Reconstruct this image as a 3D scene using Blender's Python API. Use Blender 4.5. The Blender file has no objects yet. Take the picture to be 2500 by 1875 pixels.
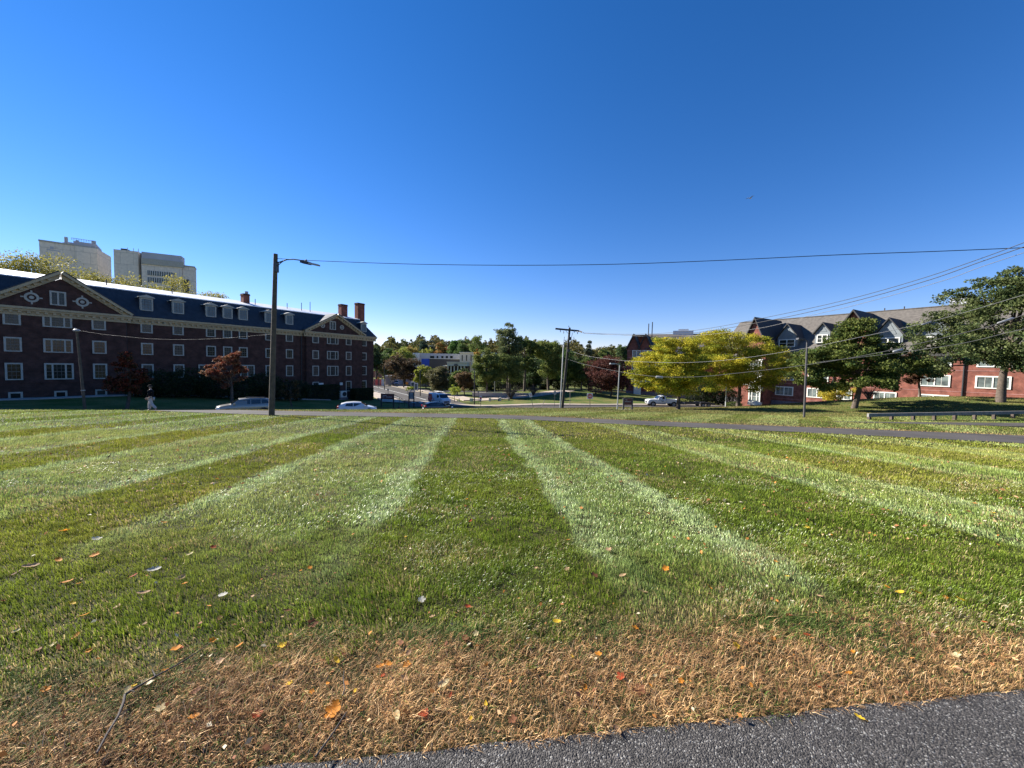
import bpy, math, random
import numpy as np
from mathutils import Vector, Matrix
R = math.radians
rng = np.random.default_rng(7)
random.seed(7)
scene = bpy.context.scene
COL = scene.collection

# ------------------------------------------------------------------ camera model (photo 2500 x 1875)
F0, CX, CY = 940.0, 1250.0, 937.5
PITCH, ROLL, EYE = R(2.9), R(1.25), 1.6
_f = np.array([0, math.cos(PITCH), -math.sin(PITCH)])
_r0 = np.array([1.0, 0, 0]); _u0 = np.array([0, math.sin(PITCH), math.cos(PITCH)])
_r = math.cos(ROLL)*_r0 + math.sin(ROLL)*_u0
_u = -math.sin(ROLL)*_r0 + math.cos(ROLL)*_u0
_C = np.array([0, 0, EYE])
def ray(x, y): return _f + _r*(x-CX)/F0 - _u*(y-CY)/F0
def P(x, y, Y):
    d = ray(x, y); return _C + d*(Y/d[1])
cam = bpy.data.cameras.new('camera'); camo = bpy.data.objects.new('camera', cam); COL.objects.link(camo)
camo.matrix_world = Matrix(((_r[0], _u[0], -_f[0], 0), (_r[1], _u[1], -_f[1], 0), (_r[2], _u[2], -_f[2], EYE), (0, 0, 0, 1)))
cam.sensor_width = 36; cam.sensor_fit = 'HORIZONTAL'; cam.lens = 36*F0/2500; cam.clip_start = 0.05; cam.clip_end = 8000
scene.camera = camo

# ------------------------------------------------------------------ light
SUN_AZ = R(-64)      # from +Y, clockwise positive
SUN_EL = R(28.5)
world = bpy.data.worlds.new('World'); scene.world = world; world.use_nodes = True
wn = world.node_tree; bg = wn.nodes['Background']
sky = wn.nodes.new('ShaderNodeTexSky'); sky.sky_type = 'NISHITA'; sky.sun_disc = False
sky.sun_elevation = SUN_EL; sky.sun_rotation = SUN_AZ % (2*math.pi)
sky.altitude = 300; sky.air_density = 1.0; sky.dust_density = 0.0; sky.ozone_density = 4.0
hs = wn.nodes.new('ShaderNodeHueSaturation'); hs.inputs['Saturation'].default_value = 1.28
wn.links.new(sky.outputs[0], hs.inputs['Color']); tn = wn.nodes.new('ShaderNodeMix'); tn.data_type = 'RGBA'; tn.blend_type = 'MULTIPLY'; tn.inputs[0].default_value = 1; tn.inputs[7].default_value = (1.11, .885, 1.05, 1)
wn.links.new(hs.outputs[0], tn.inputs[6]); wn.links.new(tn.outputs[2], bg.inputs[0]); bg.inputs[1].default_value = 0.061
sl = bpy.data.lights.new('sun', 'SUN'); sl.energy = 5.0; sl.angle = R(0.53); sl.color = (1, 0.95, 0.87)
so = bpy.data.objects.new('sun', sl); COL.objects.link(so)
sdir = Vector((math.sin(SUN_AZ)*math.cos(SUN_EL), math.cos(SUN_AZ)*math.cos(SUN_EL), math.sin(SUN_EL)))
so.rotation_euler = (-sdir).to_track_quat('-Z', 'Y').to_euler(); so.location = sdir*100
scene.view_settings.view_transform = 'Standard'; scene.view_settings.look = 'None'
scene.view_settings.exposure = 1.46; scene.view_settings.gamma = 1.0
scene.render.engine = 'CYCLES'
scene.cycles.max_bounces = 6; scene.cycles.transparent_max_bounces = 6

# ------------------------------------------------------------------ helpers
def tag(o, label=None, cat=None, group=None, kind=None):
    if label: o['label'] = label
    if cat: o['category'] = cat
    if group: o['group'] = group
    if kind: o['kind'] = kind
    return o
def empty(name, loc, rz=0, label=None, cat=None, group=None):
    o = bpy.data.objects.new(name, None); COL.objects.link(o)
    o.location = tuple(float(c) for c in loc); o.rotation_euler = (0, 0, rz); o.empty_display_size = 0.3
    return tag(o, label, cat, group)
def link(name, me, parent=None, loc=None, rz=None):
    o = bpy.data.objects.new(name, me); COL.objects.link(o)
    if parent is not None: o.parent = parent
    if loc is not None: o.location = tuple(float(c) for c in loc)
    if rz is not None: o.rotation_euler = (0, 0, rz)
    return o
def copy_tree(o, parent=None):
    c = o.copy(); COL.objects.link(c); c.parent = parent
    for ch in [x for x in COL.objects if x.parent == o]: copy_tree(ch, c)
    return c
def np_mesh(name, V, faces_flat, loops_per_face, mat, col=None, smooth=False):
    """fast mesh: V (n,3), faces_flat (k,) vertex ids, loops_per_face (m,)"""
    me = bpy.data.meshes.new(name)
    V = np.asarray(V, dtype=np.float32); ff = np.asarray(faces_flat, dtype=np.int32); lp = np.asarray(loops_per_face, dtype=np.int32)
    me.vertices.add(len(V)); me.vertices.foreach_set('co', V.ravel())
    me.loops.add(len(ff)); me.loops.foreach_set('vertex_index', ff)
    me.polygons.add(len(lp)); st = np.concatenate(([0], np.cumsum(lp)[:-1])).astype(np.int32)
    me.polygons.foreach_set('loop_start', st); me.polygons.foreach_set('loop_total', lp)
    if smooth: me.polygons.foreach_set('use_smooth', np.ones(len(lp), dtype=bool))
    me.update(calc_edges=True)
    if col is not None:
        a = me.attributes.new('Col', 'FLOAT_COLOR', 'POINT')
        c4 = np.ones((len(V), 4), dtype=np.float32); c4[:, :3] = col
        a.data.foreach_set('color', c4.ravel())
    if mat: me.materials.append(mat)
    return me
class MB:
    def __init__(s): s.v = []; s.f = []; s.sm = []
    def add(s, vs, fs, smooth=False):
        n = len(s.v); s.v += [tuple(float(c) for c in v) for v in vs]
        for f in fs: s.f.append(tuple(n+i for i in f)); s.sm.append(smooth)
        return s
    def box(s, x0, x1, y0, y1, z0, z1):
        return s.add([(x0,y0,z0),(x1,y0,z0),(x1,y1,z0),(x0,y1,z0),(x0,y0,z1),(x1,y0,z1),(x1,y1,z1),(x0,y1,z1)],
                     [(0,3,2,1),(4,5,6,7),(0,1,5,4),(1,2,6,5),(2,3,7,6),(3,0,4,7)])
    def prism(s, poly, a0, a1, axis='y'):
        """poly in the plane perpendicular to axis: for 'y' (x,z); 'x' (y,z); 'z' (x,y)"""
        def m(p, a):
            return {'y': (p[0], a, p[1]), 'x': (a, p[0], p[1]), 'z': (p[0], p[1], a)}[axis]
        n = len(poly)
        vs = [m(p, a0) for p in poly] + [m(p, a1) for p in poly]
        fs = [tuple(range(n-1, -1, -1)), tuple(range(n, 2*n))] + [(i, (i+1) % n, n+(i+1) % n, n+i) for i in range(n)]
        return s.add(vs, fs)
    def tube(s, pts, rad, seg=8, cap=True):
        pts = [Vector(tuple(float(c) for c in p)) for p in pts]
        if not isinstance(rad, (list, tuple)): rad = [rad]*len(pts)
        rings = []
        ref = None
        for i, p in enumerate(pts):
            d = (pts[min(i+1, len(pts)-1)] - pts[max(i-1, 0)])
            if d.length < 1e-9: d = Vector((0, 0, 1))
            d.normalize()
            if ref is None: ref = Vector((1, 0, 0)) if abs(d.x) < 0.8 else Vector((0, 1, 0))
            a = (ref - d*ref.dot(d)).normalized(); ref = a; b = d.cross(a)
            rings.append([p + (a*math.cos(2*math.pi*k/seg) + b*math.sin(2*math.pi*k/seg))*rad[i] for k in range(seg)])
        vs = [v for r in rings for v in r]; fs = []
        for i in range(len(pts)-1):
            for k in range(seg):
                k2 = (k+1) % seg
                fs.append((i*seg+k, i*seg+k2, (i+1)*seg+k2, (i+1)*seg+k))
        s.add(vs, fs, True)
        if cap: s.add(rings[0], [tuple(range(seg-1, -1, -1))]); s.add(rings[-1], [tuple(range(seg))])
        return s
    def disc(s, c, r, axis, th, seg=16):
        d = Vector(axis).normalized()*th/2; c = Vector(c)
        return s.tube([c-d, c+d], r, seg)
    def mesh(s, name, mat):
        me = bpy.data.meshes.new(name); me.from_pydata(s.v, [], s.f)
        me.polygons.foreach_set('use_smooth', s.sm); me.materials.append(mat); me.update(); return me
    def build(s, name, mat, parent=None, loc=None, rz=None):
        return link(name, s.mesh(name, mat), parent, loc, rz)
def ico(center, r, sub=2, sq=(1,1,1), jit=0, seed=0):
    import bmesh
    bm = bmesh.new(); bmesh.ops.create_icosphere(bm, subdivisions=sub, radius=1)
    rr = random.Random(seed)
    vs = [Vector((v.co.x*r*sq[0], v.co.y*r*sq[1], v.co.z*r*sq[2]))*(1+rr.uniform(-jit, jit)) + Vector(center) for v in bm.verts]
    fs = [tuple(v.index for v in f.verts) for f in bm.faces]; bm.free()
    return vs, fs

# ------------------------------------------------------------------ materials
def mat(name, color, rough=0.7, metal=0, spec=0.5, noise=0, scale=5, bump=0, bscale=None, color2=None, detail=4, coat=0, trans=0):
    m = bpy.data.materials.new(name); m.use_nodes = True; nt = m.node_tree; b = nt.nodes['Principled BSDF']
    b.inputs['Roughness'].default_value = rough; b.inputs['Metallic'].default_value = metal
    b.inputs['Specular IOR Level'].default_value = spec; b.inputs['Coat Weight'].default_value = coat
    b.inputs['Base Color'].default_value = (*color, 1)
    if noise or color2:
        tc = nt.nodes.new('ShaderNodeNewGeometry'); n = nt.nodes.new('ShaderNodeTexNoise')
        n.inputs['Scale'].default_value = scale; n.inputs['Detail'].default_value = detail
        nt.links.new(tc.outputs['Position'], n.inputs['Vector'])
        rp = nt.nodes.new('ShaderNodeValToRGB'); nt.links.new(n.outputs['Fac'], rp.inputs[0])
        c2 = color2 or tuple(c*(1-noise) for c in color); c1 = color if color2 else tuple(min(1, c*(1+noise)) for c in color)
        rp.color_ramp.elements[0].position = 0.3; rp.color_ramp.elements[1].position = 0.7
        rp.color_ramp.elements[0].color = (*c2, 1); rp.color_ramp.elements[1].color = (*c1, 1)
        nt.links.new(rp.outputs[0], b.inputs['Base Color'])
    if bump:
        tc = nt.nodes.new('ShaderNodeNewGeometry'); n = nt.nodes.new('ShaderNodeTexNoise')
        n.inputs['Scale'].default_value = bscale or scale*6; nt.links.new(tc.outputs['Position'], n.inputs['Vector'])
        bp = nt.nodes.new('ShaderNodeBump'); bp.inputs['Strength'].default_value = bump; bp.inputs['Distance'].default_value = 0.02
        nt.links.new(n.outputs['Fac'], bp.inputs['Height']); nt.links.new(bp.outputs[0], b.inputs['Normal'])
    return m
def attr_mat(name, rough=0.5, spec=0.3, transl=0.3, sheen=0):
    m = bpy.data.materials.new(name); m.use_nodes = True; nt = m.node_tree; b = nt.nodes['Principled BSDF']
    a = nt.nodes.new('ShaderNodeAttribute'); a.attribute_name = 'Col'
    nt.links.new(a.outputs['Color'], b.inputs['Base Color'])
    b.inputs['Roughness'].default_value = rough; b.inputs['Specular IOR Level'].default_value = spec
    if transl:
        t = nt.nodes.new('ShaderNodeBsdfTranslucent'); nt.links.new(a.outputs['Color'], t.inputs[0])
        mx = nt.nodes.new('ShaderNodeMixShader'); mx.inputs[0].default_value = transl
        out = nt.nodes['Material Output']
        nt.links.new(b.outputs[0], mx.inputs[1]); nt.links.new(t.outputs[0], mx.inputs[2]); nt.links.new(mx.outputs[0], out.inputs[0])
    return m
def brick_mat(name, c1, c2, mortar, bw=.24, bh=.085, ms=.009, var=(.62, 1.3)):
    m = bpy.data.materials.new(name); m.use_nodes = True; nt = m.node_tree; b = nt.nodes['Principled BSDF']
    tc = nt.nodes.new('ShaderNodeTexCoord')
    sx = nt.nodes.new('ShaderNodeSeparateXYZ'); nt.links.new(tc.outputs['Object'], sx.inputs[0])
    ad = nt.nodes.new('ShaderNodeMath'); ad.operation = 'ADD'; nt.links.new(sx.outputs['X'], ad.inputs[0]); nt.links.new(sx.outputs['Y'], ad.inputs[1])
    cb = nt.nodes.new('ShaderNodeCombineXYZ'); nt.links.new(ad.outputs[0], cb.inputs['X']); nt.links.new(sx.outputs['Z'], cb.inputs['Y'])
    br = nt.nodes.new('ShaderNodeTexBrick'); nt.links.new(cb.outputs[0], br.inputs['Vector'])
    br.inputs['Scale'].default_value = 1.0; br.inputs['Brick Width'].default_value = bw; br.inputs['Row Height'].default_value = bh
    br.inputs['Mortar Size'].default_value = ms; br.inputs['Color1'].default_value = (*c1, 1); br.inputs['Color2'].default_value = (*c2, 1)
    br.inputs['Mortar'].default_value = (*mortar, 1); br.inputs['Bias'].default_value = -0.2
    n = nt.nodes.new('ShaderNodeTexNoise'); n.inputs['Scale'].default_value = 1.3; n.inputs['Detail'].default_value = 8
    nt.links.new(cb.outputs[0], n.inputs['Vector'])
    mr = nt.nodes.new('ShaderNodeMapRange'); mr.inputs['To Min'].default_value = var[0]; mr.inputs['To Max'].default_value = var[1]
    mr.inputs['From Min'].default_value = 0.3; mr.inputs['From Max'].default_value = 0.7; nt.links.new(n.outputs['Fac'], mr.inputs['Value'])
    mx = nt.nodes.new('ShaderNodeMix'); mx.data_type = 'RGBA'; mx.blend_type = 'MULTIPLY'; mx.inputs[0].default_value = 1
    nt.links.new(br.outputs['Color'], mx.inputs[6]); nt.links.new(mr.outputs[0], mx.inputs[7])
    nt.links.new(mx.outputs[2], b.inputs['Base Color']); b.inputs['Roughness'].default_value = 0.9
    b.inputs['Specular IOR Level'].default_value = 0.2
    return m
M = {}
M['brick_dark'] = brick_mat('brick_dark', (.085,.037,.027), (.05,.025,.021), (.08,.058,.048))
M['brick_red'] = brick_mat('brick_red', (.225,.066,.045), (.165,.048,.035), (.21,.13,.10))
M['brick_pink'] = brick_mat('brick_pink', (.28,.12,.10), (.24,.10,.085), (.3,.2,.18))
M['granite'] = mat('granite', (.17,.14,.15), .8, noise=.35, scale=3)
M['slate'] = mat('slate', (.024,.029,.036), .65, noise=.3, scale=2.2, bump=.5, bscale=8)
M['shingle'] = mat('shingle', (.105,.092,.078), .9, noise=.28, scale=2.5, detail=10, bump=.5, bscale=10)
M['roof_dark'] = mat('roof_dark', (.042,.040,.038), .8, noise=.2, scale=4)
M['roof_pale'] = mat('roof_pale', (.72,.72,.72), .55, metal=.6, spec=.8, noise=.12, scale=1.2)
M['trim_cream'] = mat('trim_cream', (.43,.33,.185), .6, noise=.12, scale=3)
M['trim_grey'] = mat('trim_grey', (.38,.36,.295), .6, noise=.12, scale=3)
M['trim_white'] = mat('trim_white', (.72,.70,.62), .5, noise=.08, scale=2)
M['clad_grey'] = mat('clad_grey', (.17,.19,.195), .6, noise=.1, scale=2)
M['glass_curtain'] = mat('glass_curtain', (.065,.07,.06), .15, spec=.25, color2=(.02,.025,.022), scale=1.3)
M['sash'] = mat('sash', (.11,.105,.09), .6)
M['wood_dark'] = mat('wood_dark', (.035,.03,.025), .9, noise=.3, scale=4)
M['glass'] = mat('glass', (.018,.024,.02), .1, spec=.22, noise=.6, scale=.45)
M['glass_pale'] = mat('glass_pale', (.09,.125,.14), .12, spec=.3, noise=.25, scale=.8)
M['glass_blind'] = mat('glass_blind', (.22,.26,.24), .15, spec=.5, color2=(.05,.06,.06), scale=.9)
M['concrete'] = mat('concrete', (.34,.31,.28), .85, noise=.15, scale=.6, detail=8)
M['tower'] = brick_mat('tower', (.74,.65,.53), (.68,.60,.49), (.48,.43,.36), bw=3.2, bh=3.6, ms=.05, var=(.88, 1.1))
M['panel_grey'] = mat('tower_panel', (.42,.42,.44), .6, noise=.08, scale=.3)  # plain grey of penthouses, panels and far walls
M['cream_stone'] = mat('cream_stone', (.6,.56,.42), .7, noise=.06, scale=.4)
M['asphalt_far'] = mat('asphalt_far', (.070,.063,.057), .95, spec=.2, noise=.25, scale=.5, detail=10, bump=.3, bscale=30)
M['sidewalk'] = mat('sidewalk', (.36,.29,.225), .85, noise=.13, scale=.8, detail=8)
M['paint_white'] = mat('paint_white', (.5,.5,.47), .7, noise=.15, scale=2)
M['bark'] = mat('bark', (.085,.065,.05), .95, noise=.4, scale=6, bump=.8, bscale=25)
M['wood_pole'] = mat('wood_pole', (.09,.072,.048), .9, noise=.3, scale=4, bump=.7, bscale=18)
M['wood_grey'] = mat('wood_grey', (.20,.185,.165), .9, noise=.25, scale=3)
M['metal_dark'] = mat('metal_dark', (.03,.03,.033), .5, metal=.3)
M['metal_bronze'] = mat('metal_bronze', (.06,.055,.055), .5)
M['metal_grey'] = mat('metal_grey', (.4,.41,.42), .45, metal=.6)
M['galv'] = mat('galv', (.33,.33,.32), .5, metal=.3)
M['wire'] = mat('wire', (.02,.02,.022), .6)
M['cable'] = mat('cable', (.10,.10,.10), .45)
M['white_plain'] = mat('white_plain', (.6,.6,.6), .5)
M['red_sign'] = mat('red_sign', (.55,.03,.03), .5)
M['maroon_sign'] = mat('maroon_sign', (.10,.018,.016), .5)
M['blue_panel'] = mat('blue_panel', (.02,.07,.42), .5)
M['orange_sign'] = mat('orange_sign', (.6,.22,.02), .5)
M['skin'] = mat('skin', (.45,.27,.19), .6)
M['leaf'] = attr_mat('leaf', .6, .12, .35)
M['grass'] = attr_mat('grass', .38, .5, .28)
M['grass_far'] = attr_mat('grass_far', .6, .15, .25)
M['black_cloth'] = mat('black_cloth', (.010,.010,.012), .95, spec=.1)
M['straw'] = attr_mat('straw', .7, .15, .2)
M['hedge'] = attr_mat('hedge', .6, .2, .15)
M['tyre'] = mat('tyre', (.015,.015,.016), .8)
M['rim'] = mat('rim', (.35,.35,.36), .35, metal=.7)
M['car_glass'] = mat('car_glass', (.012,.016,.02), .05, spec=.8)
M['car_silver'] = mat('car_silver', (.24,.235,.22), .3, metal=.4, coat=.6)
M['car_white'] = mat('car_white', (.62,.63,.65), .3, coat=.5)
M['car_black'] = mat('car_black', (.012,.014,.02), .2, coat=.8)
M['lamp_red'] = mat('lamp_red', (.45,.01,.01), .3)
M['lamp_clear'] = mat('lamp_clear', (.8,.8,.8), .15)
M['van_red'] = mat('van_red', (.7,.09,.08), .4)
M['plastic_dark'] = mat('plastic_dark', (.03,.03,.03), .6)
# ------------------------------------------------------------------ terrain
SL = -0.07
CREST = np.array([(-200,16),(-60,18),(-26,20),(-21,22),(-17,24.6),(-11,27),(-6,31),(0,37),(9,38.5),(18,40),(24,34),(30,32),(60,32),(200,32)], float)
ctrl = []
for cx, cy in CREST[2:-2]:
    ctrl.append((cx, cy, SL*cy)); ctrl.append((cx, cy-6, SL*(cy-6)))
ctrl += [(-40,18,SL*18),(-60,14,SL*14),(60,20,-1.4),(90,20,-1.4),
 (-27,39,-4.15),(-36,32,-3.3),(-18.5,46,-4.85),(-11,58,-5.85),(-14,75,-6.5),(-21,97,-7.0),(-55,155,-7.2),(-42,117,-7.05),
 (-29.5,84,-6.5),(-34,72,-5.7),(-26,66,-5.6),(-50.5,38,-3.2),(-46.5,46,-3.2),(-43,61,-4.4),(-38,55,-4.2),(-60,60,-4.5),(-80,50,-3.5),(-75,20,-2.5),(-95,90,-6),
 (5,48,-3.9),(14,48,-3.9),(16,63,-5.0),(26.5,67,-5.2),(6,66,-5.7),(-3,66,-6.1),(15,76,-5.9),(16,98,-4.6),(5,88,-5.7),(-6,85,-6.6),(30,92,-5.4),(33,78,-5.6),
 (19.8,46,-3.35),(35,60,-4.3),(36,68,-5.2),(30.6,47,-3.0),(37.4,42,-2.4),(41,50,-2.3),(46,50,-1.9),(52,50,-1.6),(53.3,42,-.87),(50,37,-1.5),(66,40,-1.0),(65,32,-1.6),
 (49,84,-6.4),(62,64,-5.5),(72,50,-3.6),(85,40,-1.5),(100,60,-5),(90,90,-6.5),
 (0,130,-6.8),(50,140,-6.5),(-100,150,-7),(100,150,-7),(0,200,-7),(-80,220,-7),(90,220,-7),(150,100,-6.5),(-150,100,-6.5),(150,200,-7),(-150,200,-7),(150,20,-2),(-150,20,-2.5)]
ctrl = np.array(ctrl, float)
CQ = 5.0
def _ker(d2): return np.sqrt(d2+CQ*CQ)
_D2 = ((ctrl[:,None,:2]-ctrl[None,:,:2])**2).sum(-1)
_n = len(ctrl)
_A = np.zeros((_n+3, _n+3)); _A[:_n,:_n] = _ker(_D2) - np.eye(_n)*0.25
_A[:_n,_n] = 1; _A[:_n,_n+1:] = ctrl[:,:2]; _A[_n,:_n] = 1; _A[_n+1:,:_n] = ctrl[:,:2].T
_w = np.linalg.solve(_A, np.concatenate([ctrl[:,2], [0,0,0]]))
def sstep(t): t = np.clip(t, 0, 1); return t*t*(3-2*t)
def H(X, Y):
    X = np.asarray(X, float); Y = np.asarray(Y, float); sh = np.broadcast(X, Y).shape
    x = np.broadcast_to(X, sh).ravel(); y = np.broadcast_to(Y, sh).ravel()
    out = np.empty(len(x))
    for i in range(0, len(x), 20000):
        xx = np.clip(x[i:i+20000], -170, 170); yy = np.clip(y[i:i+20000], -20, 230)
        d2 = (xx[:,None]-ctrl[None,:,0])**2 + (yy[:,None]-ctrl[None,:,1])**2
        rb = _ker(d2)@_w[:_n] + _w[_n] + _w[_n+1]*xx + _w[_n+2]*yy
        pl = SL*yy
        yc = np.interp(xx, CREST[:,0], CREST[:,1])
        w = sstep((yy - (yc-2.0))/5.0)
        out[i:i+20000] = pl*(1-w) + rb*w
    far = sstep((np.hypot(x, y)-230)/150)
    out = out*(1-far) - 7.0*far
    return out.reshape(sh)
def Hs(x, y): return float(H(x, y))
def gpt(px, py, lo=1.2, hi=260):
    """where the ray through a photo pixel meets the ground"""
    d = ray(px, py); d = d/d[1]
    Y = np.concatenate([np.arange(lo, 60, .1), np.arange(60, hi, .5)]); X = d[0]*Y; Z = EYE + d[2]*Y
    g = H(X, Y); k = np.nonzero(Z < g)[0]
    if len(k) == 0: return np.array([X[-1], Y[-1], g[-1]])
    k = k[0]; return np.array([X[k], Y[k], g[k]])
def base(px, Y):
    """ground point below photo column px at depth Y (column taken near the horizon)"""
    p = P(px, 985, Y); return np.array([p[0], Y, Hs(p[0], Y)])

# noise
def _hash(ix, iy, s): 
    h = (ix*374761393 + iy*668265263 + s*1442695041) & 0xffffffff
    h = ((h ^ (h >> 13))*1274126177) & 0xffffffff
    return ((h ^ (h >> 16)) & 0xffff)/65535.0
def vnoise(x, y, s=0):
    x = np.asarray(x, float); y = np.asarray(y, float)
    ix = np.floor(x).astype(np.int64); iy = np.floor(y).astype(np.int64); fx = x-ix; fy = y-iy
    fx = fx*fx*(3-2*fx); fy = fy*fy*(3-2*fy)
    a = _hash(ix,iy,s); b = _hash(ix+1,iy,s); c = _hash(ix,iy+1,s); d = _hash(ix+1,iy+1,s)
    return (a*(1-fx)+b*fx)*(1-fy) + (c*(1-fx)+d*fx)*fy
def fnoise(x, y, s=0, o=3):
    t = 0; a = 1; w = 0
    for k in range(o): t = t + a*vnoise(x*2**k, y*2**k, s+k); w += a; a *= .5
    return t/w

xs = np.concatenate([-np.geomspace(160, 4000, 14)[::-1], np.arange(-150, 150.1, 1.25), np.geomspace(160, 4000, 14)])
ys = np.concatenate([-np.geomspace(25, 3000, 8)[::-1], np.arange(-20, 0, 2.5), np.arange(0, 120, 1.25), np.arange(120, 250, 4), np.geomspace(255, 5000, 14)])
GX, GY = np.meshgrid(xs, ys); GZ = H(GX, GY)
nx, ny = len(xs), len(ys)
V = np.stack([GX.ravel(), GY.ravel(), GZ.ravel()], 1)
ii, jj = np.meshgrid(np.arange(nx-1), np.arange(ny-1)); i0 = (jj*nx+ii).ravel()
Fq = np.stack([i0, i0+1, i0+nx+1, i0+nx], 1)
def ground_mat():
    m = bpy.data.materials.new('turf'); m.use_nodes = True; nt = m.node_tree; b = nt.nodes['Principled BSDF']
    g = nt.nodes.new('ShaderNodeNewGeometry')
    def nz(sc, det=6):
        n = nt.nodes.new('ShaderNodeTexNoise'); n.inputs['Scale'].default_value = sc; n.inputs['Detail'].default_value = det
        nt.links.new(g.outputs['Position'], n.inputs['Vector']); return n
    a = nz(.35); r = nt.nodes.new('ShaderNodeValToRGB'); nt.links.new(a.outputs['Fac'], r.inputs[0])
    r.color_ramp.elements[0].position = .35; r.color_ramp.elements[0].color = (.06,.10,.02,1)
    r.color_ramp.elements[1].position = .68; r.color_ramp.elements[1].color = (.17,.15,.05,1)
    c = nz(9, 10); r2 = nt.nodes.new('ShaderNodeMapRange'); r2.inputs['From Min'].default_value = .3; r2.inputs['From Max'].default_value = .7
    r2.inputs['To Min'].default_value = .5; r2.inputs['To Max'].default_value = 1.4; nt.links.new(c.outputs['Fac'], r2.inputs['Value'])
    mx = nt.nodes.new('ShaderNodeMix'); mx.data_type = 'RGBA'; mx.blend_type = 'MULTIPLY'; mx.inputs[0].default_value = 1
    nt.links.new(r.outputs[0], mx.inputs[6]); nt.links.new(r2.outputs[0], mx.inputs[7]); nt.links.new(mx.outputs[2], b.inputs['Base Color'])
    b.inputs['Roughness'].default_value = .95; b.inputs['Specular IOR Level'].default_value = .1
    bp = nt.nodes.new('ShaderNodeBump'); bp.inputs['Strength'].default_value = .8; bp.inputs['Distance'].default_value = .05
    nt.links.new(c.outputs['Fac'], bp.inputs['Height']); nt.links.new(bp.outputs[0], b.inputs['Normal'])
    return m
gm_ = np_mesh('ground', V, Fq.ravel(), np.full(len(Fq), 4), ground_mat(), smooth=True)
gm_.materials.append(mat('thatch', (.065,.06,.022), .95, spec=.1, color2=(.022,.024,.010), scale=7, detail=10))
fc = V[Fq].mean(1); gm_.polygons.foreach_set('material_index', ((np.abs(fc[:,0]) < 60) & (fc[:,1] < 26) & (fc[:,1] > -15)).astype(np.int32))
tag(link('ground', gm_), kind='structure')

def drape(name, left, right, mt, lift=0.03, seg=1.0, cross=6, skirt=0.0, structure=True):
    """sheet between two polylines, laid on the terrain"""
    L = np.array(left, float)[:, :2]; Rr = np.array(right, float)[:, :2]
    def resamp(A, n):
        d = np.concatenate([[0], np.cumsum(np.hypot(*np.diff(A, axis=0).T))]); t = np.linspace(0, d[-1], n)
        return np.stack([np.interp(t, d, A[:,0]), np.interp(t, d, A[:,1])], 1)
    ln = np.hypot(*np.diff(L, axis=0).T).sum(); n = max(3, int(ln/seg)+1)
    L = resamp(L, n); Rr = resamp(Rr, n)
    t = np.linspace(0, 1, cross+1)[None,:,None]; G = L[:,None,:]*(1-t) + Rr[:,None,:]*t
    Z = H(G[...,0], G[...,1]) + lift
    V = np.concatenate([G, Z[...,None]], 2); c1 = cross+1
    vs = V.reshape(-1, 3)
    fs = [(i*c1+j, i*c1+j+1, (i+1)*c1+j+1, (i+1)*c1+j) for i in range(n-1) for j in range(cross)]
    vs = [tuple(v) for v in vs]
    if skirt:
        for col, flip in ((0, 0), (cross, 1)):
            b0 = len(vs)
            for i in range(n): x, y, z = vs[i*c1+col]; vs.append((x, y, z-skirt))
            for i in range(n-1):
                q = (i*c1+col, (i+1)*c1+col, b0+i+1, b0+i); fs.append(q if flip else q[::-1])
    me = bpy.data.meshes.new(name); me.from_pydata(vs, [], fs); me.materials.append(mt); me.update()
    if me.polygons[0].normal.z < 0: me.flip_normals()
    o = link(name, me)
    if structure: tag(o, kind='structure')
    return o
def ribbon(name, cl, w, mt, **k):
    C = np.array(cl, float)[:, :2]; d = np.gradient(C, axis=0); d /= np.hypot(d[:,0], d[:,1])[:,None]
    nrm = np.stack([-d[:,1], d[:,0]], 1)*np.asarray(w).reshape(-1,1)/2
    return drape(name, C+nrm, C-nrm, mt, **k)
def smooth_line(pts, n=40):
    """catmull-rom"""
    P_ = [np.array(p, float) for p in pts]; P_ = [2*P_[0]-P_[1]] + P_ + [2*P_[-1]-P_[-2]]; out = []
    for i in range(1, len(P_)-2):
        for t in np.linspace(0, 1, n, endpoint=False):
            a, b, c, d = P_[i-1:i+3]
            out.append(.5*((2*b)+(-a+c)*t+(2*a-5*b+4*c-d)*t*t+(-a+3*b-3*c+d)*t**3))
    out.append(P_[-2]); return np.array(out)

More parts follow.
